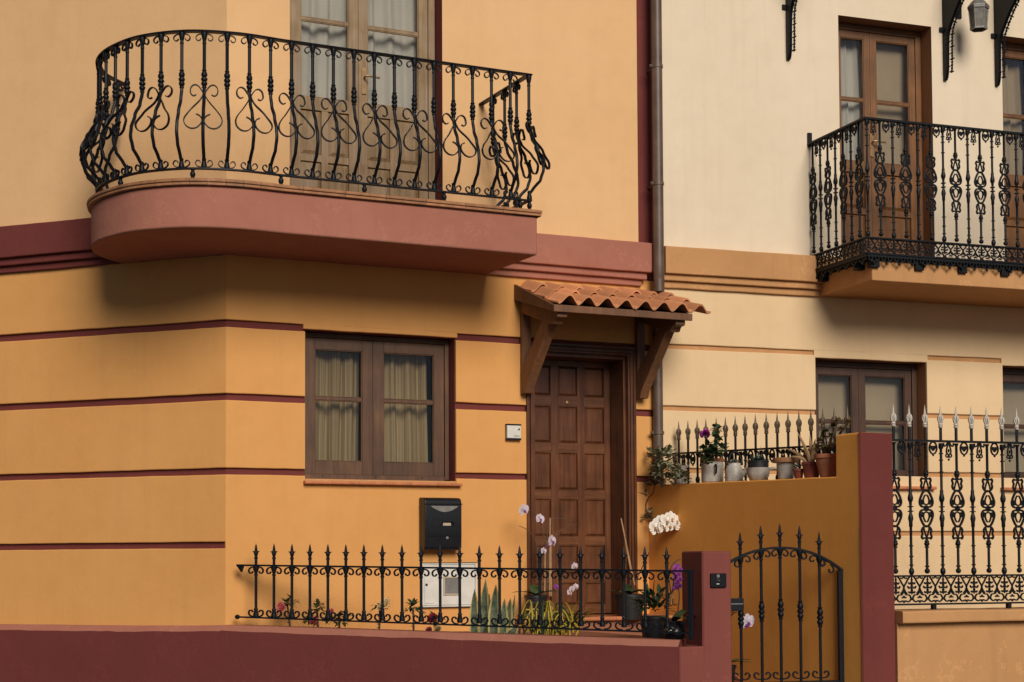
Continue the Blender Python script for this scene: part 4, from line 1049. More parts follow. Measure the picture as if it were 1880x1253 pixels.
ME_SHAFT = MB().lathe([(0.0105, 0), (0.0105, 0.125)], 8).mesh('spear_shaft', M_IRON_DULL)
def flat(mb, pts, z0, z1, hw):
    """horizontal bar through plan points"""
    P = Path(pts); O = P.offset(1.0)
    q = profile_sweep(P.p, [o-p for o, p in zip(O.p, P.p)], [(-hw, z0), (hw, z0), (hw, z1), (-hw, z1)])
    mb.add(q.v, q.f); return mb

# balcony slab of the yellow house
YBX, YBP, YZT = 1.45, 0.88, 5.168
yslab = obj('balcony_slab', MB().box(YBX+0.075, 6.2, -YBP+0.045, 0.02, 3.852, 4.02), M_TAN, yh, FY.M, smooth=0, bevel=0.01)
obj('balcony_floor', MB().box(YBX+0.03, 6.2, -YBP+0.01, 0.02, 4.022, 4.055), M_IRON_DULL, yslab, FY.M, bevel=0.003)
yr = thing('balcony_railing', 'ornate black cast-iron railing with pendants on the yellow house balcony', 'railing', FY.M @ T(YBX, -YBP, 4.05))
NF = 28; run = [Vector((YBX+NF*SP, -YBP)), Vector((YBX, -YBP)), Vector((YBX, -0.0))]
run = [Vector((p.x, p.y)) for p in run][::-1]
for nm, z0, z1, hw in (('handrail', YZT-0.016, YZT, 0.021), ('middle_rail', 4.183, 4.195, 0.016), ('bottom_rail', 4.056, 4.068, 0.016)):
    obj(nm, flat(MB(), run, z0, z1, hw), M_IRON_DULL, yr, FY.M)
cast_run(yr, FY, lambda i: (YBX+SP*0.12+SP*i, -YBP, 0), NF, YZT, 4.195, 0.128, start=1)
cast_run(yr, FY, lambda i: (YBX, -YBP+0.10+SP*i, math.pi/2), 7, YZT, 4.195, 0.128, start=0, skip_last=True)
ME_FR = fringe_cell(SP).mesh('fringe_cell', M_IRON_DULL)
for i in range(NF): obj('fringe_cell', ME_FR, None, yr, FY.M @ T(YBX+SP*(i+0.5), -YBP-0.004, 4.056))
for i in range(7): obj('fringe_cell', ME_FR, None, yr, FY.M @ T(YBX-0.004, -YBP+SP*(i+0.5), 4.056) @ RZ(math.pi/2))
obj('wall_plate', MB().box(YBX-0.02, YBX+0.02, -0.02, 0.0, YZT-0.03, YZT+0.09), M_IRON_DULL, yr, FY.M, bevel=0.003)
for x, y in [(YBX+0.09+0.42*k, -YBP+0.02) for k in range(7)]+[(YBX+0.045, -0.16), (YBX+0.045, -0.72)]:
    obj('support_block', MB().box(x-0.04, x+0.04, y-0.005, y+0.06, 3.955, 4.021), M_IRON_DULL, yr, FY.M, bevel=0.004)

# street fence of the yellow house
sf = thing('street_fence', 'ornate black cast-iron fence with silver spear tips right of the maroon pillar', 'fence', FS.M @ T(0.4, 0.1, 1.25))
fzt = FS.at(1700, 808, 0.1)[1]; fzb = FS.at(1700, 1056, 0.1)[1]; fzl = FS.at(1700, 1108, 0.1)[1]
fx0 = FS.at(1642, 900, 0.1)[0]; NS = 16
line = [Vector((0.286, 0.1)), Vector((fx0+SP*NS, 0.1))]
for nm, z0, z1, hw in (('top_rail', fzt-0.014, fzt, 0.018), ('middle_rail', fzb-0.012, fzb, 0.015), ('bottom_rail', fzl-0.012, fzl, 0.015)):
    obj(nm, flat(MB(), line, z0, z1, hw), M_IRON_DULL, sf, FS.M)
SPF = (FS.at(1841, 900, 0.1)[0]-fx0)/7
cast_run(sf, FS, lambda i: (fx0+SPF*i, 0.1, 0), NS, fzt, fzb, fzb-fzl-0.012, start=0, spear=ME_TIP_S, sp=SPF, hs=FS.at(1700, 745, 0.1)[1]-fzt)
for k in range(4): x = FS.at(1714, 1115, 0.1)[0]+0.62*k; obj('foot', MB().box(x-0.014, x+0.014, 0.085, 0.115, 1.24, fzl), M_IRON_DULL, sf, FS.M)
# low wall under it
yw = thing('street_wall', 'low tan street wall with a projecting coping under the cast-iron fence', 'wall', FS.M)
cz1 = FS.at(1700, 1121, 0.0)[1]; cz0 = FS.at(1700, 1144, -0.03)[1]
obj('coping', MB().rough_bar(0.283, 7.5, -0.05, 0.30, cz0, cz1, 0.004, 0.012, 44), M_TAN, yw, FS.M, smooth=14)
obj('wall_body', MB().rough_bar(0.283, 7.5, 0.02, 0.26, 0.0, cz0+0.002, 0.003, 0.008, 45), M_TAN, yw, FS.M, smooth=14)
# side fence behind the pots
sd = thing('side_fence', 'row of bronze-tipped iron spears behind the flower pots on the party wall', 'fence', FP.M @ T(1.2, 0.24, 1.4))
z0s, z1s = FP.at(1262, 832, 0.235), FP.at(1478, 820.6, 0.235)
rz = (z0s[1]+z1s[1])/2
sidepx = [1228, 1246, 1263, 1280, 1296, 1315, 1332, 1350, 1368, 1387, 1407, 1427, 1447, 1467, 1489, 1511, 1532, 1556]
xs_ = [FP.at(p_, 790, 0.235)[0] for p_ in sidepx]
slope = (z1s[1]-z0s[1])/(z1s[0]-z0s[0])
rzf = lambda x: z0s[1]+slope*(x-z0s[0])
obj('top_rail', MB().strip([(xs_[0]-0.04, 0.235, rzf(xs_[0]-0.04)), (xs_[-1]+0.1, 0.235, rzf(xs_[-1]+0.1))], 0.032, 0.014, (0, 1, 0)), M_IRON_DULL, sd, FP.M)
obj('bottom_rail', MB().strip([(xs_[0]-0.04, 0.235, 1.52), (xs_[-1]+0.1, 0.235, 1.50)], 0.032, 0.014, (0, 1, 0)), M_IRON_DULL, sd, FP.M)
meS = (ornate_bar(0.9).mesh('ornate_bar', M_IRON_DULL), ringed_bar(0.9).mesh('ringed_bar', M_IRON_DULL))
ME_SHAFT2 = MB().lathe([(0.0095, 0), (0.0095, 0.17)], 8).mesh('spear_shaft', M_IRON_DULL)
for i, x in enumerate(xs_):
    z = rzf(x); tipz = FP.at(sidepx[i], 776+(747-776)*(sidepx[i]-1228)/328, 0.235)[1]
    b = obj('ornate_bar' if i % 2 else 'ringed_bar', meS[0 if i % 2 else 1], None, sd, FP.M @ T(x, 0.235, z-0.91))
    obj('spear_shaft', ME_SHAFT2, None, b, FP.M @ T(x, 0.235, z-0.03)); obj('spear_tip', ME_TIP_B, None, b, FP.M @ T(x, 0.235, tipz-0.152))
    if i < len(xs_)-1:
        xm = (x+xs_[i+1])/2; obj('leaf_pendant' if i % 2 else 'ring_pendant', ME_LEAFP if i % 2 else ME_RING, None, sd, FP.M @ T(xm, 0.235, rzf(xm)-0.008))

# ------------------------------------------------------------------ carved brackets and lantern at the top
def console(px, py, lab):
    x, z = FY.at(px, py)
    t = thing('wall_bracket', lab, 'bracket', FY.M @ T(x, 0, z), group='carved brackets under the upper gallery')
    w = 0.032
    outer = catmull([(-0.008, 0, z), (-0.035, 0, z+0.012), (-0.054, 0, z+0.07), (-0.060, 0, z+0.16), (-0.064, 0, z+0.30), (-0.080, 0, z+0.42), (-0.16, 0, z+0.54), (-0.27, 0, z+0.66), (-0.42, 0, z+0.76), (-0.70, 0, z+0.86)], 4)
    poly = [(p.x, p.z) for p in outer]+[(-0.70, z+0.93), (-0.002, z+0.93), (-0.002, z)]
    obj('bracket_body', MB().prism(poly, x-w/2, x+w/2, 'x'), M_IRON_DULL, t, FY.M, bevel=0.006)
    off = [Vector((p.x-0.060, 0, p.z+0.006)) for p in outer[7:]]
    q = [Vector((x, p.x, p.z)) for p in off]
    mb = MB(); mb.tube(q, 0.006, 5)
    obj('bead_chain', mb, M_IRON_DULL, t, FY.M)
    P3 = Path([(p.x, p.z) for p in off]); s_ = 0.0; k = 0
    while s_ < P3.L:
        p, tg = P3.at(s_); n = Vector((-tg.y, tg.x)); n = n if n.x < 0 else -n
        mb = MB()
        if k % 4 == 0:
            mb.add([(x-0.012, p.x+0.024*1-0.02*0, p.y), (x+0.012, p.x+0.024, p.y), (x, p.x+n.x*0.042, p.y+n.y*0.042), (x, p.x, p.y-0.014), (x, p.x, p.y+0.016)], [(0, 3, 2), (3, 1, 2), (1, 4, 2), (4, 0, 2), (0, 4, 1, 3)])
            obj('crocket', mb, M_IRON_DULL, t, FY.M, smooth=0)
        else:
            mb.sphere((x, p.x, p.y), 0.0115, 6, 4, sq=(1.1, 1, 1.3)); mb.tube([(x, p.x, p.y), (x, p.x+(0.063 if k % 4 == 2 else 0.005), p.y)], 0.005, 4)
            obj('bead', mb, M_IRON_DULL, t, FY.M)
        s_ += 0.0275; k += 1
    obj('wall_strap', MB().box(x-w/2-0.035, x+w/2+0.01, -0.02, 0.0, z+0.44, z+0.48), M_IRON_DULL, t, FY.M, bevel=0.003)
    for k in range(14):
        obj('carved_boss', MB().sphere((x-w/2, -0.045-0.012*(k % 2), z+0.09+k*0.028), 0.010, 6, 4, sq=(0.5, 1.2, 1.2)), M_IRON_DULL, t, FY.M)
console(1446, 112, 'carved black wall bracket alone on the cream wall near the drainpipe')
console(1734, 150, 'carved black wall bracket left of the hanging lantern')
console(1829, 160, 'carved black wall bracket right of the hanging lantern')
lx, lz = FY.at(1797, 56, -0.30)
lan = thing('wall_lantern', 'six-sided metal lantern with clouded glass between two carved brackets', 'lantern', FY.M @ T(lx, -0.30, lz))
def hexpt(r, k): a = math.pi/6+math.pi/3*k; return (r*math.cos(a), r*math.sin(a))
M0 = FY.M @ T(lx, -0.30, lz)
for k in range(6):
    (a, b), (c, d) = hexpt(0.083, k), hexpt(0.083, k+1); (e, f_), (g_, h_) = hexpt(0.069, k), hexpt(0.069, k+1)
    obj('pane', MB().add([(e, f_, 0.02), (g_, h_, 0.02), (c, d, 0.19), (a, b, 0.19), (e*.95, f_*.95, 0.02), (g_*.95, h_*.95, 0.02), (c*.95, d*.95, 0.19), (a*.95, b*.95, 0.19)], [(0, 1, 2, 3), (7, 6, 5, 4), (0, 4, 5, 1), (2, 6, 7, 3)]), M_FROST, lan, M0, smooth=0)
    obj('corner_bar', MB().tube([(e, f_, 0.01), (a, b, 0.195)], 0.005, 6), M_GREYMET, lan, M0)
mb = MB()
for r, z in ((0.072, 0.012), (0.088, 0.193)): mb.strip([(*hexpt(r, k), z) for k in range(6)], 0.016, 0.010, (0, 0, 1), closed=True)
obj('frame', mb, M_GREYMET, lan, M0)
mb = MB(); mb.lathe([(0.096, 0.20), (0.092, 0.215), (0.055, 0.26), (0.028, 0.28), (0.022, 0.31), (0.010, 0.33), (0.010, 0.36)], 6); obj('roof', mb, M_GREYMET, lan, M0 @ RZ(math.pi/6), smooth=20)
mb = MB(); mb.tube(catmull([(0, 0, 0.35), (0, 0.02, 0.42), (0, 0.12, 0.47), (0, 0.24, 0.42), (0, 0.30, 0.30)], 5), 0.011, 8); mb.box(-0.03, 0.03, 0.285, 0.30, 0.2, 0.42); obj('wall_arm', mb, M_IRON_DULL, lan, M0)

# ------------------------------------------------------------------ fittings on the orange wall
x0, z1 = FO.at(780, 914, -0.12); x1, z0 = FO.at(848, 1011, -0.12)
mbx = thing('mailbox', 'black steel mailbox with a silver crescent on the orange wall', 'mailbox', FO.M @ T((x0+x1)/2, 0, z0))
body = [(-0.001, z0+0.006), (-0.095, z0+0.0), (-0.118, z0+0.02), (-0.122, z0+0.12), (-0.122, z1-0.04), (-0.112, z1-0.012), (-0.09, z1), (-0.001, z1+0.006)]
obj('body', MB().prism(body, x0, x1, 'x'), M_BLACKBOX, mbx, FO.M, smooth=40, bevel=0.008)
w_ = x1-x0; xc = (x0+x1)/2
obj('lid_edge', MB().box(x0-0.004, x1+0.004, -0.127, -0.02, z1-0.052, z1-0.044), M_BLACKBOX, mbx, FO.M, bevel=0.002)
cr = [(xc-w_*0.33+w_*0.72*k/12, z1-0.068-0.040*math.sin(math.pi*k/12)) for k in range(13)]
obj('crescent_emblem', MB().prism([(xc-w_*0.33, z1-0.062), (xc+w_*0.39, z1-0.062)]+cr[::-1], -0.1255, -0.121, 'y'), M_GREYMET, mbx, FO.M, smooth=0)
hx, hz = FO.at(821, 962, -0.125)
obj('name_holder', MB().strip([(hx-0.055, -0.123, hz-0.005), (hx-0.045, -0.130, hz+0.014), (hx+0.045, -0.130, hz+0.014), (hx+0.055, -0.123, hz-0.005)], 0.012, 0.006, (0, 1, 0)), M_BLACKBOX, mbx, FO.M)
obj('name_card', MB().box(hx-0.034, hx+0.030, -0.1265, -0.121, hz-0.014, hz+0.008), M_CURT_G, mbx, FO.M)
for dz in (0.0, 0.010): obj('seam_rib', MB().box(x0+0.035, x1-0.008, -0.126, -0.12, z0+0.108+dz, z0+0.112+dz), M_BLACKBOX, mbx, FO.M)
hx, hz = FO.at(821, 988, -0.125)
obj('lock', MB().lathe([(0.011, 0), (0.011, 0.008), (0.005, 0.009)], 12, T(hx, -0.122, hz) @ RX(math.pi/2)), M_GREYMET, mbx, FO.M)
x0, z1 = FO.at(775, 1034, -0.02); x1, z0 = FO.at(876, 1114, -0.02)
mt = thing('meter_cabinet', 'white utility meter cabinet on the orange wall below the mailbox', 'meter box', FO.M @ T((x0+x1)/2, 0, z0))
mb = MB(); ringbox(mb, x0, x1, z0, z1, 0.014, 0.014, 0.014, 0.014, -0.022, 0.01); obj('frame', mb, M_WHITE, mt, FO.M, smooth=0, bevel=0.002)
obj('lid', MB().box(x0+0.016, x1-0.016, -0.016, 0.01, z0+0.016, z1-0.016), M_WHITE, mt, FO.M, bevel=0.003)
for nm, zz in (('rim_seal', z0-0.002), ('rim_seal', z1-0.002)): obj(nm, MB().box(x0-0.003, x1+0.003, -0.025, 0.005, zz, zz+0.005), M_DARK, mt, FO.M)
hx = FO.at(797, 1075, -0.02)[0]; obj('side_panel', MB().box(x0+0.02, hx, -0.021, -0.012, z0+0.03, z1-0.03), M_WHITE, mt, FO.M, bevel=0.003)
wx0, wz1 = FO.at(816, 1061, -0.02); wx1, wz0 = FO.at(842, 1091, -0.02)
mb = MB(); ringbox(mb, wx0-0.008, wx1+0.008, wz0-0.008, wz1+0.008, 0.012, 0.012, 0.012, 0.012, -0.026, -0.01); wf = obj('window_frame', mb, M_CURT_G, mt, FO.M, smooth=0, bevel=0.003)
obj('window', MB().box(wx0, wx1, -0.020, -0.012, wz0, wz1), M_GREYMET, wf, FO.M)
hx, hz = FO.at(783, 1074, -0.022); obj('lock', MB().lathe([(0.010, 0), (0.010, 0.006)], 10, T(hx, -0.020, hz) @ RX(math.pi/2)), M_DARK, mt, FO.M)
x0, z1 = FO.at(930, 778, -0.03); x1, z0 = FO.at(957, 809, -0.03)
al = thing('alarm_box', 'small white box with dark edges on the wall left of the front door', 'alarm box', FO.M @ T((x0+x1)/2, 0, z0))
obj('housing', MB().box(x0, x1, -0.030, 0.0, z0, z1), M_GREYMET, al, FO.M, bevel=0.006)
obj('cover', MB().box(x0+0.004, x1-0.004, -0.036, -0.01, z0+0.016, z1-0.014), M_WHITE, al, FO.M, bevel=0.004)
for zz in (z0+0.001, z1-0.013): obj('dark_edge', MB().box(x0-0.001, x1+0.001, -0.033, -0.002, zz, zz+0.012), M_BLACKBOX, al, FO.M, bevel=0.003)
xa, za = x1-0.022, z0+0.085
obj('corner_mark', MB().prism([(xa-0.014, za-0.006), (xa+0.006, za-0.006), (xa+0.006, za+0.014)], -0.0372, -0.035, 'y'), M_BLACKBOX, al, FO.M, smooth=0)
obj('printed_line', MB().box(xa-0.045, xa+0.004, -0.0368, -0.035, z0+0.030, z0+0.036), M_GREYMET, al, FO.M)

# ------------------------------------------------------------------ plants
def leaf(mb, p, d, L, W, bend=0.3, up=None, seg=3, prof=(0.25, 1.0, 0.75, 0.06), fold=0.18):
    p = Vector(p); d = Vector(d).normalized()
    upv = Vector(up) if up else Vector((0, 0, 1))
    side = d.cross(upv)
    if side.length < 1e-3: side = Vector((1, 0, 0))
    side.normalize(); nrm = side.cross(d).normalized(); vs = []; fs = []
    for i in range(seg+1):
        t = i/seg; c = p+d*(L*t)-nrm*(bend*L*t*t); w = W*0.5*prof[min(i, len(prof)-1)]
        vs += [tuple(c-side*w+nrm*(w*fold)), tuple(c), tuple(c+side*w+nrm*(w*fold))]
    for i in range(seg):
        a = i*3; fs += [(a, a+1, a+4, a+3), (a+1, a+2, a+5, a+4)]
    mb.add(vs, fs)
def rdir(r, zmin=-0.3, zmax=1.0):
    a = r.uniform(0, 2*math.pi); z = r.uniform(zmin, zmax); q = math.sqrt(max(0, 1-z*z)); return Vector((q*math.cos(a), q*math.sin(a), z))
def bush(mb, r, c, rad, n, L, W, zmin=-0.4, sq=(1, 1, 1)):
    for _ in range(n):
        d = rdir(r, zmin, 1.0); k = r.uniform(0.35, 1.0)
        p = Vector(c)+Vector((d.x*rad*sq[0], d.y*rad*sq[1], d.z*rad*sq[2]))*k
        leaf(mb, p, d+rdir(r)*0.7, L*r.uniform(0.7, 1.2), W*r.uniform(0.75, 1.2), r.uniform(0, 0.5))
def pxpath(F, pts, y): return [(F.at(a, b, y)[0], y, F.at(a, b, y)[1]) for a, b in pts]
def bloom(mats, size=0.1, name='bloom'):
    """phalaenopsis flower facing -y: two broad petals, three sepals, a lip"""
    mb = MB()
    def petal(ang, L, W, yoff):
        n = 7; vs = [(0, yoff-0.004, 0)]; fs = []
        c, s = math.cos(ang), math.sin(ang)
        out = []
        for k in range(n+1):
            t = math.pi*k/n; u = L*(0.5-0.5*math.cos(t)); w = W*0.5*math.sin(t)**0.8; out.append((u, w))
        pts = [(u, w) for u, w in out]+[(u, -w) for u, w in reversed(out[1:-1])]
        for u, w in pts: vs.append((c*u-s*w, yoff-0.10*L*math.sin(math.pi*u/L)*1.2+0.18*abs(w), s*u+c*w))
        m = len(pts); fs = [(0, 1+k, 1+(k+1) % m) for k in range(m)]
        mb.add(vs, fs)
    for a in (math.pi/2, math.radians(215), math.radians(325)): petal(a, size*0.52, size*0.36, 0.004)
    for a in (math.radians(14), math.radians(166)): petal(a, size*0.56, size*0.62, 0.0)
    mb.cur = 1; mb.sphere((0, -0.012, -size*0.06), size*0.085, 6, 4, sq=(1, 1.2, 1)); mb.sphere((0, -0.016, -size*0.16), size*0.07, 6, 4, sq=(1.3, 1, 1))
    return mb.mesh(name, mats, 60)
ME_BW = bloom([M_PETAL_W, M_LIP], 0.105); ME_BL = bloom([M_PETAL_L, M_PETAL_P], 0.095); ME_BP = bloom([M_PETAL_P, M_PETAL_D], 0.05); ME_BC = bloom([M_PETAL_L, M_LIP], 0.07)
def rose_head(mat, r0):
    mb = MB(); r = random.Random(3)
    for ring, (n, rr, tilt) in enumerate(((3, 0.25, 1.4), (5, 0.5, 1.1), (7, 0.8, 0.7), (8, 1.0, 0.3))):
        for k in range(n):
            a = 2*math.pi*k/n+ring; d = Vector((math.cos(a)*math.cos(tilt), math.sin(a)*math.cos(tilt), math.sin(tilt)))
            leaf(mb, (math.cos(a)*r0*rr*0.35, math.sin(a)*r0*rr*0.35, 0), d, r0*(0.7+0.3*rr), r0*1.0, -0.25, prof=(0.5, 1.0, 0.9, 0.45))
    return mb.mesh('flower', mat, 60)
ME_ROSE = {k: rose_head(m, 0.030) for k, m in (('coral', M_PETAL_R), ('yellow', M_PETAL_Y), ('red', M_PETAL_D), ('magenta', M_PETAL_M))}
def soil(parent, M, r, z): obj('soil', MB().lathe([(0.001, z+0.004), (r*0.6, z+0.006), (r, z)], 14, cap=False), M_SOIL, parent, M)
def pot_prof(r0, r1, h, rim=0.012, rimh=0.03, th=0.008):
    p = [(r0*0.9, 0), (r0, 0.004), (r1, h-rimh)]
    if rim: p += [(r1+rim, h-rimh+0.001), (r1+rim, h)]
    else: p += [(r1, h)]
    rr = r1+rim if rim else r1
    return p+[(rr-th, h), (r1-th, h-0.03), (r1-th-0.004, h-0.035)]

# --- pots on the party wall (left to right)
def on_wall(px, y=0.10):
    x = FP.at(px, 875, y)[0]; return FP.M @ T(x, y, ptop(x)+0.001) @ RZ(math.radians(62.4)), x
GP = 'pots along the party wall'
r = random.Random(11)
M, x = on_wall(1250)
t = thing('ivy_jug', 'white jug half hidden by trailing variegated ivy at the wall end by the drainpipe', 'potted plant', M, GP)
jug = obj('jug', MB().lathe([(0.048, 0), (0.052, 0.004), (0.050, 0.10), (0.042, 0.125), (0.045, 0.145), (0.050, 0.152), (0.044, 0.15), (0.036, 0.12)], 16), M_ENAMEL, t, M)
obj('spout', MB().add([(0.042, -0.012, 0.125), (0.042, 0.012, 0.125), (0.068, 0, 0.15), (0.045, -0.016, 0.15), (0.045, 0.016, 0.15)], [(0, 1, 2), (0, 2, 3), (1, 4, 2)]), M_ENAMEL, jug, M)
mb = MB()
Mi = M.inverted() @ FP.M
def loc(px, py, y): q = FP.at(px, py, y); return Mi @ Vector((q[0], y, q[1]))
for (px, py, y, rad, n) in ((1222, 845, -0.02, 0.11, 120), (1210, 868, -0.05, 0.09, 90), (1240, 872, -0.05, 0.08, 70), (1228, 884, -0.04, 0.06, 40), (1258, 880, -0.03, 0.05, 30), (1200, 835, 0.0, 0.06, 40), (1205, 882, -0.04, 0.05, 30)):
    bush(mb, r, loc(px, py, y), rad, n, 0.045, 0.036)
obj('foliage', mb, M_IVY, t, M, smooth=0, kind='stuff')
mb = MB(); 
for pts in (((1238, 838), (1222, 850), (1210, 870), (1222, 892)), ((1240, 840), (1250, 862), (1262, 880)), ((1236, 840), (1212, 852), (1196, 866))):
    mb.tube([tuple(loc(a, b, -0.03)) for a, b in pts], 0.004, 5)
obj('vine', mb, M_TWIG, t, M)
# hanging vine below
M0 = FP.M @ T(*[FP.at(1195, 885, -0.03)[0], -0.03, FP.at(1195, 885, -0.03)[1]])
t = thing('hanging_ivy', 'thin ivy runner hanging down the orange wall beside the front door', 'vine', M0)
Mi = M0.inverted() @ FP.M
main = catmull([loc(a, b, -0.03) for a, b in ((1215, 880), (1203, 890), (1199, 905), (1190, 915), (1186, 930), (1190, 944), (1200, 956), (1212, 966))], 4)
mb = MB(); mb.tube(main, 0.005, 5); mb.tube(catmull([loc(a, b, -0.03) for a, b in ((1186, 938), (1172, 945), (1158, 950), (1148, 952))], 4), 0.004, 5)
obj('vine', mb, M_TWIG, t, M0)
mb = MB()
for (px, py, n, rad) in ((1188, 890, 5, 0.02), (1181, 910, 9, 0.03), (1178, 918, 6, 0.02), (1176, 943, 14, 0.04), (1192, 944, 14, 0.04), (1186, 955, 14, 0.04), (1160, 948, 10, 0.03), (1203, 960, 10, 0.03), (1150, 950, 4, 0.02)):
    bush(mb, r, loc(px, py, -0.04), rad, n, 0.042, 0.036)
obj('foliage', mb, M_IVY, t, M0, smooth=0, kind='stuff')
# enamel pot with geranium
M, x = on_wall(1308); Mi = M.inverted() @ FP.M
t = thing('geranium_pot', 'white enamel cooking pot with a magenta geranium in a terracotta insert', 'potted plant', M, GP)
p_ = obj('enamel_pot', MB().lathe([(0.080, 0), (0.087, 0.008), (0.087, 0.125), (0.090, 0.13), (0.090, 0.137), (0.087, 0.140), (0.087, 0.165), (0.082, 0.165), (0.080, 0.14)], 22), M_ENAMEL, t, M)
obj('handle', MB().tube(catmull([(0.012, -0.086, 0.13), (0.014, -0.115, 0.135), (0.016, -0.122, 0.11), (0.014, -0.115, 0.075), (0.010, -0.108, 0.070)], 4), 0.008, 7), M_BLACKBOX, p_, M)
obj('inner_pot', MB().lathe([(0.078, 0.12), (0.088, 0.166), (0.097, 0.167), (0.097, 0.186), (0.086, 0.186), (0.080, 0.16)], 22), M_POT_T, t, M); soil(t, M, 0.085, 0.168)
mb = MB(); tips = [(1296, 800), (1315, 790), (1318, 812), (1300, 822), (1290, 828), (1326, 825), (1312, 830)]
for a, b in tips: mb.tube(catmull([Vector((r.uniform(-.03, .03), r.uniform(-.03, .03), 0.165)), loc((a+1308)/2, (b+838)/2, 0.09), loc(a, b, 0.08)], 3), 0.004, 5)
obj('stems', mb, M_STEM, t, M); mb = MB()
for a, b in tips[1:]: bush(mb, r, loc(a, b, 0.08), 0.035, 22, 0.040, 0.040)
for a, b in ((1308, 832), (1296, 834), (1320, 836), (1316, 803)): bush(mb, r, loc(a, b, 0.06), 0.03, 16, 0.040, 0.040)
for a, b in ((1296, 852), (1304, 848), (1292, 846)): bush(mb, r, loc(a, b, -0.02), 0.022, 12, 0.035, 0.035)
obj('foliage', mb, M_LEAF, t, M, smooth=0, kind='stuff')
c0 = loc(1294, 797, 0.07)
for k in range(14):
    d = rdir(r, -0.5, 1); obj('flower', ME_ROSE['magenta'], None, t, M @ T(*(c0+d*0.024)) @ Matrix.Scale(0.62, 4) @ d.to_track_quat('Z', 'Y').to_matrix().to_4x4())
# kettle
M, x = on_wall(1348); Mi = M.inverted() @ FP.M
t = thing('kettle_planter', 'old white kettle with a hooped handle used as a planter', 'potted plant', M, GP)
kb = obj('kettle_body', MB().lathe([(0.070, 0), (0.073, 0.012), (0.068, 0.016), (0.071, 0.05), (0.068, 0.085), (0.058, 0.115), (0.050, 0.126), (0.050, 0.142), (0.046, 0.142), (0.044, 0.12)], 18), M_ENAMEL, t, M)
obj('spout', MB().tube([(0.055, -0.02, 0.05), (0.085, -0.03, 0.085), (0.098, -0.034, 0.12)], [0.020, 0.014, 0.010], 8), M_ENAMEL, kb, M)
obj('hoop_handle', MB().tube([(0.052*math.cos(a)+0.006, -0.01, 0.125+0.105*math.sin(a)) for a in [math.pi*k/14 for k in range(15)]], 0.0095, 7), M_IRON_DULL, kb, M)
mb = MB(); bush(mb, r, (0, 0, 0.142), 0.045, 110, 0.02, 0.014, 0.0, (1, 1, 0.5)); obj('foliage', mb, M_GREYLEAF, t, M, smooth=0, kind='stuff')
# bowl with black inner pot
M, x = on_wall(1392); Mi = M.inverted() @ FP.M
t = thing('bowl_planter', 'wide white bowl holding a black pot of blue-green succulents', 'potted plant', M, GP)
obj('bowl', MB().lathe([(0.058, 0), (0.066, 0.006), (0.086, 0.05), (0.090, 0.088), (0.094, 0.096), (0.088, 0.096), (0.082, 0.06)], 20), M_ENAMEL, t, M)
obj('lip', MB().tube(catmull([(0.082, -0.03, 0.085), (0.110, -0.035, 0.092), (0.13, -0.036, 0.088)], 3), [0.012]*3+[0.010]*2+[0.008, 0.006], 7), M_ENAMEL, t, M)
obj('inner_pot', MB().lathe([(0.074, 0.05), (0.080, 0.138), (0.084, 0.139), (0.084, 0.146), (0.078, 0.146), (0.074, 0.12)], 18), M_POT_B, t, M); soil(t, M, 0.075, 0.125)
mb = MB()
for k in range(7):
    a = 2*math.pi*k/7; c = Vector((0.045*math.cos(a), 0.045*math.sin(a), 0.14))
    for j in range(16): d = rdir(r, 0.1, 1); leaf(mb, c, d, 0.06*r.uniform(.6, 1.2), 0.014, 0.2)
for k in range(6): leaf(mb, (0, 0, 0.14), (r.uniform(-1, 1), r.uniform(-.5, .5), 0.7), 0.14, 0.008, 0.6, seg=4, prof=(1, .8, .6, .4, .1))
obj('foliage', mb, M_LEAF_BLUE, t, M, smooth=0, kind='stuff')
# bucket with wooden ring
M, x = on_wall(1443); Mi = M.inverted() @ FP.M
t = thing('bucket_planter', 'plain white bucket with a worn wooden ring round its rim', 'potted plant', M, GP)
obj('bucket', MB().lathe([(0.052, 0), (0.056, 0.003), (0.070, 0.125), (0.072, 0.13), (0.066, 0.13), (0.060, 0.1)], 18), M_ENAMEL, t, M)
obj('wooden_ring', MB().lathe([(0.068, 0.122), (0.094, 0.122), (0.098, 0.135), (0.096, 0.155), (0.080, 0.158), (0.068, 0.15)], 18), M_COPING, t, M); soil(t, M, 0.068, 0.14)
# small terracotta pot
M, x = on_wall(1466, 0.06); Mi = M.inverted() @ FP.M
t = thing('small_pot', 'smallest terracotta pot with a tuft of grey leaves beside the aloe', 'potted plant', M, GP)
obj('pot', MB().lathe(pot_prof(0.030, 0.037, 0.07, 0.006, 0.018), 14), M_POT_R, t, M); soil(t, M, 0.034, 0.055)
mb = MB(); bush(mb, r, (0, 0, 0.07), 0.035, 50, 0.035, 0.015, 0.0); obj('foliage', mb, M_GREYLEAF, t, M, smooth=0, kind='stuff')
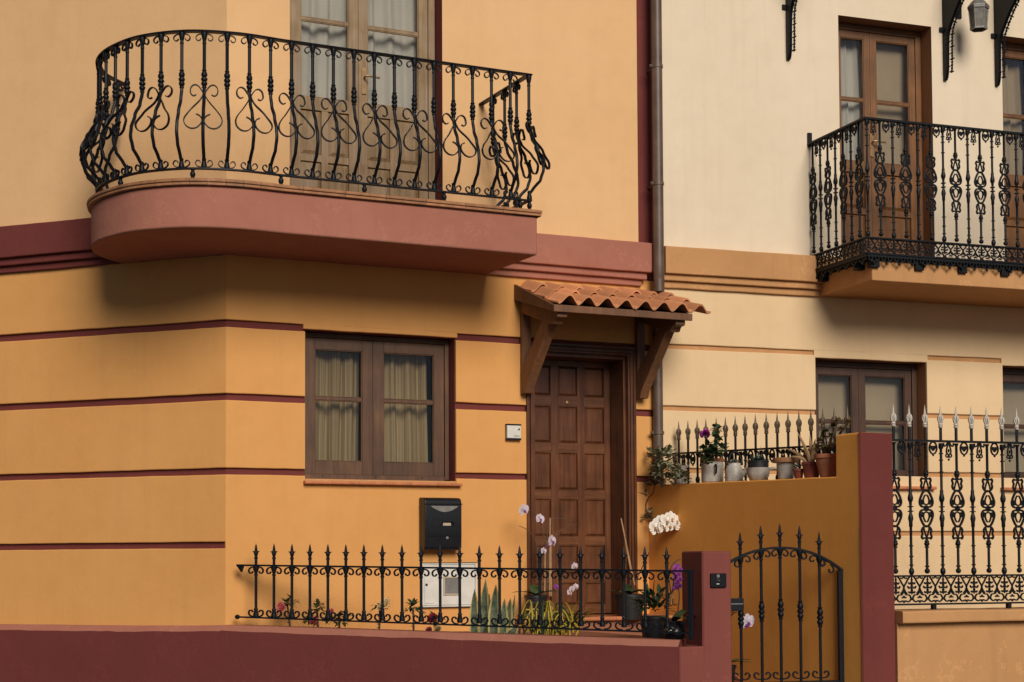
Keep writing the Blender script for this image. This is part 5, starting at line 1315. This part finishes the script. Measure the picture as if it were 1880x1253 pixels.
# aloe
M, x = on_wall(1490); Mi = M.inverted() @ FP.M
t = thing('aloe_pot', 'red-brown pot with a pinkish aloe of long pointed leaves', 'potted plant', M, GP)
obj('pot', MB().lathe(pot_prof(0.052, 0.066, 0.115, 0.006, 0.02), 18), M_POT_R, t, M); soil(t, M, 0.062, 0.095)
for (a, b, y) in ((1464, 794, 0.06), (1441, 823, 0.05), (1487, 798, 0.1), (1505, 812, 0.12), (1475, 815, 0.02), (1497, 806, 0.06), (1452, 838, 0.0)):
    tip = loc(a, b, y); mb = MB(); d = tip-Vector((0, 0, 0.09)); mid = Vector((0, 0, 0.09))+d*0.5+Vector((0, 0, 0.02))
    mb.tube(catmull([(0, 0, 0.085), mid, tip], 4), [0.015, 0.016, 0.015, 0.014, 0.012, 0.010, 0.007, 0.004, 0.001], 6); obj('leaf', mb, M_ALOE, t, M)
# bushy succulent
M, x = on_wall(1520, 0.11); Mi = M.inverted() @ FP.M
t = thing('succulent_pot', 'tapered terracotta pot with a bushy olive succulent next to the wall step', 'potted plant', M, GP)
obj('pot', MB().lathe(pot_prof(0.056, 0.088, 0.165, 0.010, 0.03), 18), M_POT_T, t, M); soil(t, M, 0.08, 0.145)
mb = MB(); ctr = [(1506, 812), (1515, 795), (1525, 803), (1530, 785), (1515, 825), (1500, 822), (1527, 820), (1546, 790), (1557, 778), (1510, 805), (1538, 775)]
st_ = MB()
for a, b in ctr:
    c = loc(a, b, r.uniform(0.05, 0.16)); st_.tube(catmull([(0, 0, 0.15), (c*0.5+Vector((0, 0, 0.09))), c], 3), 0.006, 5)
    for k in range(34): d = rdir(r, -0.1, 1); leaf(mb, c+d*0.012, d, 0.030*r.uniform(.7, 1.2), 0.018, 0.1)
obj('stems', st_, M_TWIG, t, M); obj('foliage', mb, M_SUCC, t, M, smooth=0, kind='stuff')

# --- roses and others behind the low wall
def local(F, y0):
    def at(px, py, y=None):
        yy = y0 if y is None else y; q = F.at(px, py, yy); return Vector((q[0], yy, q[1]))
    return at
def rose(px, top, y, flowers, label, leafm=M_LEAF, extra=(), lean=0):
    A = local(FN, y); base = A(px+lean, 1150); base.z = ZP-0.005
    t = thing('rose_bush', label, 'flower', FN.M @ T(*base), group='small plants behind the garden wall')
    M = FN.M; mb = MB(); mb.tube(catmull([base, (base+A(px, top))*0.5+Vector((0.006, 0, 0)), A(px, top)], 4), 0.007, 6)
    for k in range(18):
        f = r.uniform(0.1, 0.75); p = base.lerp(A(px, top), f); d = rdir(r, 0, .6); mb.tube([p, p+d*0.018], [0.003, 0.001], 4)
    obj('stem', mb, M_TWIG, t, M); mb = MB()
    for (a, b, rad, n) in ((px, top, 0.05, 26),)+tuple(extra):
        c = A(a, b)
        for k in range(n): d = rdir(r, -0.4, 0.9); leaf(mb, c+d*rad*r.uniform(.1, .7), d, 0.055*r.uniform(.7, 1.2), 0.026, 0.3)
    obj('foliage', mb, leafm, t, M, smooth=0, kind='stuff')
    for (a, b, c, s) in flowers:
        p = A(a, b, y-0.05); obj('flower', ME_ROSE[c], None, t, FN.M @ T(*p) @ RX(math.radians(60)) @ Matrix.Scale(s, 4))
rose(527, 1108, 0.14, [(518, 1118, 'coral', 1.0), (514, 1111, 'coral', .6)], 'thorny rose stem with a pink bloom nearest the house corner', lean=6, extra=((537, 1104, .03, 10),))
rose(582, 1118, 0.16, [(577, 1141, 'coral', 1.0)], 'leafy dark rose bush with one coral bloom low at the railing', extra=((570, 1138, .05, 20), (590, 1140, .04, 14), (585, 1108, .03, 10)))
rose(622, 1135, 0.16, [(608, 1124, 'coral', .7)], 'low spreading rose bush with a small coral bud', extra=((608, 1140, .04, 16), (632, 1128, .03, 12), (628, 1143, .04, 14)))
rose(697, 1112, 0.16, [(708, 1110, 'yellow', 1.2), (700, 1116, 'yellow', .8)], 'rose stem with a cream-yellow bloom below the railing', lean=-3, leafm=M_SUCC)
rose(758, 1116, 0.16, [], 'bare thorny stem with a flat rosette of dark leaves, no bloom', lean=0, extra=((750, 1124, .03, 8), (768, 1122, .03, 8)))
rose(800, 1138, 0.16, [(795, 1137, 'red', 1.1), (788, 1158, 'coral', .7), (805, 1156, 'yellow', .7)], 'low plant with red and yellow blooms under the meter cabinet', lean=0)
# snake plant
A = local(FN, 0.22); base = A(905, 1160); base.z = ZP
t = thing('snake_plant', 'clump of tall yellow-edged snake plant leaves behind the railing', 'plant', FN.M @ T(*base))
for (px, py, b, w, y) in ((870, 1082, 872, .045, .2), (890, 1064, 888, .05, .24), (909, 1074, 907, .055, .2), (897, 1090, 893, .035, .26), (925, 1100, 924, .045, .2), (936, 1099, 930, .045, .26), (944, 1092, 938, .02, .3), (878, 1100, 880, .04, .28), (918, 1112, 915, .04, .3), (950, 1150, 930, .05, .2), (866, 1130, 872, .03, .25)):
    tip = A(px, py, y); bs = A(b, 1160, y); bs.z = ZP; d = tip-bs; L = d.length
    for nm, ww, yy, mat in (('leaf', w, 0.0, M_SNAKE), ('leaf_margin', w*1.75, 0.007, M_SNAKE_E)):
        mb = MB(); leaf(mb, bs+Vector((0, yy, 0)), d, L, ww, 0.03, up=(0, -1, 0), seg=6, prof=(.7, .95, 1, .95, .75, .45, .04), fold=0.25)
        if nm == 'leaf': lf = obj(nm, mb, mat, t, FN.M, smooth=60)
        else: obj(nm, mb, mat, lf, FN.M, smooth=60)
# yellow-stemmed tangle and striped spider plant
A = local(FN, 0.3); base = A(1002, 1160); base.z = ZP
t = thing('yellow_tangle_plant', 'tangled plant of looping bright yellow stems behind the railing', 'plant', FN.M @ T(*base))
mb = MB(); mg = MB()
for k in range(75):
    a = base+Vector((r.uniform(-.08, .08), r.uniform(-.06, .06), 0)); tx = r.uniform(-.13, .13); h = r.uniform(.12, .27)
    (mb if k % 3 else mg).tube(catmull([a, a+Vector((tx*.4, r.uniform(-.03, .03), h*.8)), a+Vector((tx*.8, r.uniform(-.05, .05), h)), a+Vector((tx*1.2, r.uniform(-.06, .06), h*.65)), a+Vector((tx*1.3, r.uniform(-.06, .06), h*r.uniform(.1, .4)))], 3), 0.0055, 4)
obj('stems', mb, M_YSTRIPE, t, FN.M, kind='stuff'); obj('dark_stems', mg, M_LEAF, t, FN.M, kind='stuff')
A = local(FN, 0.42); base = A(1050, 1150); base.z = ZP
t = thing('striped_leaf_plant', 'bushy plant of yellow-tipped dark green strap leaves right of the yellow tangle', 'plant', FN.M @ T(*base))
g_, y_ = MB(), MB()
for k in range(46):
    d = Vector((r.uniform(-1, 1), r.uniform(-.6, .6), r.uniform(.5, 1.1))); a = base+Vector((r.uniform(-.05, .05), r.uniform(-.05, .05), r.uniform(.05, .12)))
    leaf(g_ if k % 3 else y_, a, d, r.uniform(.13, .24), .022, .45, seg=4, prof=(.8, 1, .85, .5, .05))
obj('green_leaves', g_, M_LEAF, t, FN.M, smooth=0, kind='stuff'); obj('yellow_leaves', y_, M_YSTRIPE, t, FN.M, smooth=0, kind='stuff')

# --- orchids
def orchid(F, y, potpx, potr, poth, zbase, label, stems, stakes, blooms, leaves=5, cat='orchid', pot=M_POT_B, budmat=None):
    A = local(F, y); base = A(potpx, 1110); base.z = zbase
    t = thing('potted_orchid', label, cat, F.M @ T(*base)); M = F.M @ T(*base)
    if potr: obj('pot', MB().lathe(pot_prof(potr*.82, potr, poth, 0.006, 0.02), 16), pot, t, M); soil(t, M, potr*.92, poth-.02)
    for (pts) in stems:
        mb = MB(); P = catmull([A(a, b) for a, b in pts], 5); n = len(P); mb.tube(P, [0.0048-0.0026*i/n for i in range(n)], 5); obj('flower_stem', mb, M_TWIG, t, F.M)
    for (a, b, c, d) in stakes: obj('stake', MB().tube([A(a, b), A(c, d)], 0.006, 6), M_CANE, t, F.M)
    for k in range(leaves):
        a = k*2.4+.5; mb = MB(); leaf(mb, base+Vector((0, 0, poth)), (math.cos(a), math.sin(a)*.7-.2, .45), .2, .075, .35, seg=5, prof=(.5, .9, 1, .95, .7, .1)); obj('leaf', mb, M_LEAF, t, F.M, smooth=60)
    for (a, b, me, s, yaw) in blooms:
        p = A(a, b, y-0.02-0.02*r.random()); obj('bloom', me, None, t, F.M @ T(*p) @ RZ(yaw) @ RX(r.uniform(-.15, .15)) @ RY(r.uniform(-.25, .25)) @ Matrix.Scale(s, 4))
    return t
orchid(FO, -0.28, 984, 0.085, 0.17, ZD, 'black-potted orchid with pale lilac blooms on thin stems left of the door',
    [[(990, 1080), (1000, 1000), (990, 953), (975, 938), (962, 938)], [(995, 1085), (985, 1000), (970, 975), (953, 966)], [(1000, 1085), (1004, 985), (1012, 955), (1035, 953), (1050, 960)], [(1003, 1080), (1010, 1000), (1035, 970), (1060, 963)], [(1010, 1090), (1040, 1050), (1052, 1020), (1046, 1005)]],
    [(1009, 1095, 1010, 951), (1000, 1090, 1001, 1000), (1012, 1095, 1011, 990)],
    [(962, 937, ME_BL, 1.0, .3), (992, 953, ME_BL, .85, .3), (1014, 994, ME_BL, 1.0, .5), (1003, 1001, ME_BL, .8, 1.1), (998, 1012, ME_BL, .6, .3), (1055, 1041, ME_BC, 1.0, .4), (1057, 1078, ME_BC, .8, .3), (1046, 1088, ME_BC, .8, .4), (1050, 1082, ME_BC, .7, .2), (1022, 1078, ME_BP, .9, .2)], 4)
wb = []
for (a, b, s) in ((1202, 968, .9), (1210, 962, 1.0), (1218, 968, .95), (1224, 957, 1.0), (1232, 953, 1.05), (1240, 957, 1.05), (1246, 962, .9), (1228, 966, .9), (1238, 966, .85), (1205, 973, .8), (1214, 956, .8)): wb.append((a, b, ME_BW, s*1.12, r.uniform(-.2, .5)))
orchid(FO, -0.42, 1156, 0.115, 0.20, ZD-0.03, 'large black-potted orchid with a dense arching spray of white blooms right of the door',
    [[(1165, 1075), (1180, 1040), (1196, 1005), (1207, 980), (1225, 965), (1244, 960)]], [(1165, 1075, 1140, 952), (1160, 1060, 1143, 965)], wb, 6)
orchid(FN, 0.16, 1238, 0.075, 0.14, ZP, 'small orchid with a purple flower spike against the gate pillar',
    [[(1243, 1130), (1247, 1095), (1243, 1060), (1240, 1035), (1246, 1027)], [(1236, 1110), (1228, 1060), (1236, 1035), (1250, 1027)]], [(1232, 1110, 1238, 1060)],
    [(1243+dx, 1040+dy, ME_BP, .8, .2) for dx, dy in ((0, 0), (4, 6), (-4, 8), (2, 14), (-2, 20), (4, 24), (0, 30), (3, 36), (-3, 40), (-2, 3), (1, 10))], 4)
orchid(FGT, 0.10, 1330, 0.07, 0.13, ZP-0.3, 'single pale lilac orchid bloom on a thin stem behind the garden gate',
    [[(1330, 1150), (1345, 1128), (1358, 1124), (1368, 1132)], [(1330, 1150), (1338, 1130), (1354, 1118)]], [], [(1373, 1142, ME_BL, 1.15, 0.3), (1371, 1150, ME_BP, .7, .6)], 3)
# dark round pot with a pale chevron by the pillar
A = local(FN, 0.10); base = A(1238, 1150); base.z = ZP+0.02
t = thing('dark_jar', 'dark round jar with pale chevron marks at the foot of the gate pillar', 'jar', FN.M @ T(*base)); Mj = FN.M @ T(*base)
obj('jar_body', MB().lathe([(0.045, -0.02), (0.065, 0.02), (0.07, 0.05), (0.055, 0.09), (0.035, 0.105), (0.038, 0.115)], 14), M_BLACKBOX, t, Mj)
for k in range(2): obj('chevron_mark', MB().strip([(-0.030, -0.073-0.004*(k == 0), 0.045+k*0.022), (0, -0.078, 0.068+k*0.022), (0.030, -0.073-0.004*(k == 0), 0.045+k*0.022)], 0.004, 0.006, (0, 1, 0)), M_WHITE, t, Mj)
# foliage in the shade by the big orchid
A = local(FN, 0.55); base = A(1200, 1150); base.z = ZP
t = thing('shade_plant', 'dark leafy pot plant in the shade between the white orchid and the gate pillar', 'plant', FN.M @ T(*base))
obj('pot', MB().lathe(pot_prof(0.075, 0.095, 0.16, 0.006, 0.02), 16), M_POT_B, t, FN.M @ T(*base)); mb = MB(); bush(mb, r, base+Vector((0, 0, 0.2)), 0.13, 90, 0.09, 0.035, -0.1); obj('foliage', mb, M_LEAF, t, FN.M, smooth=0, kind='stuff')
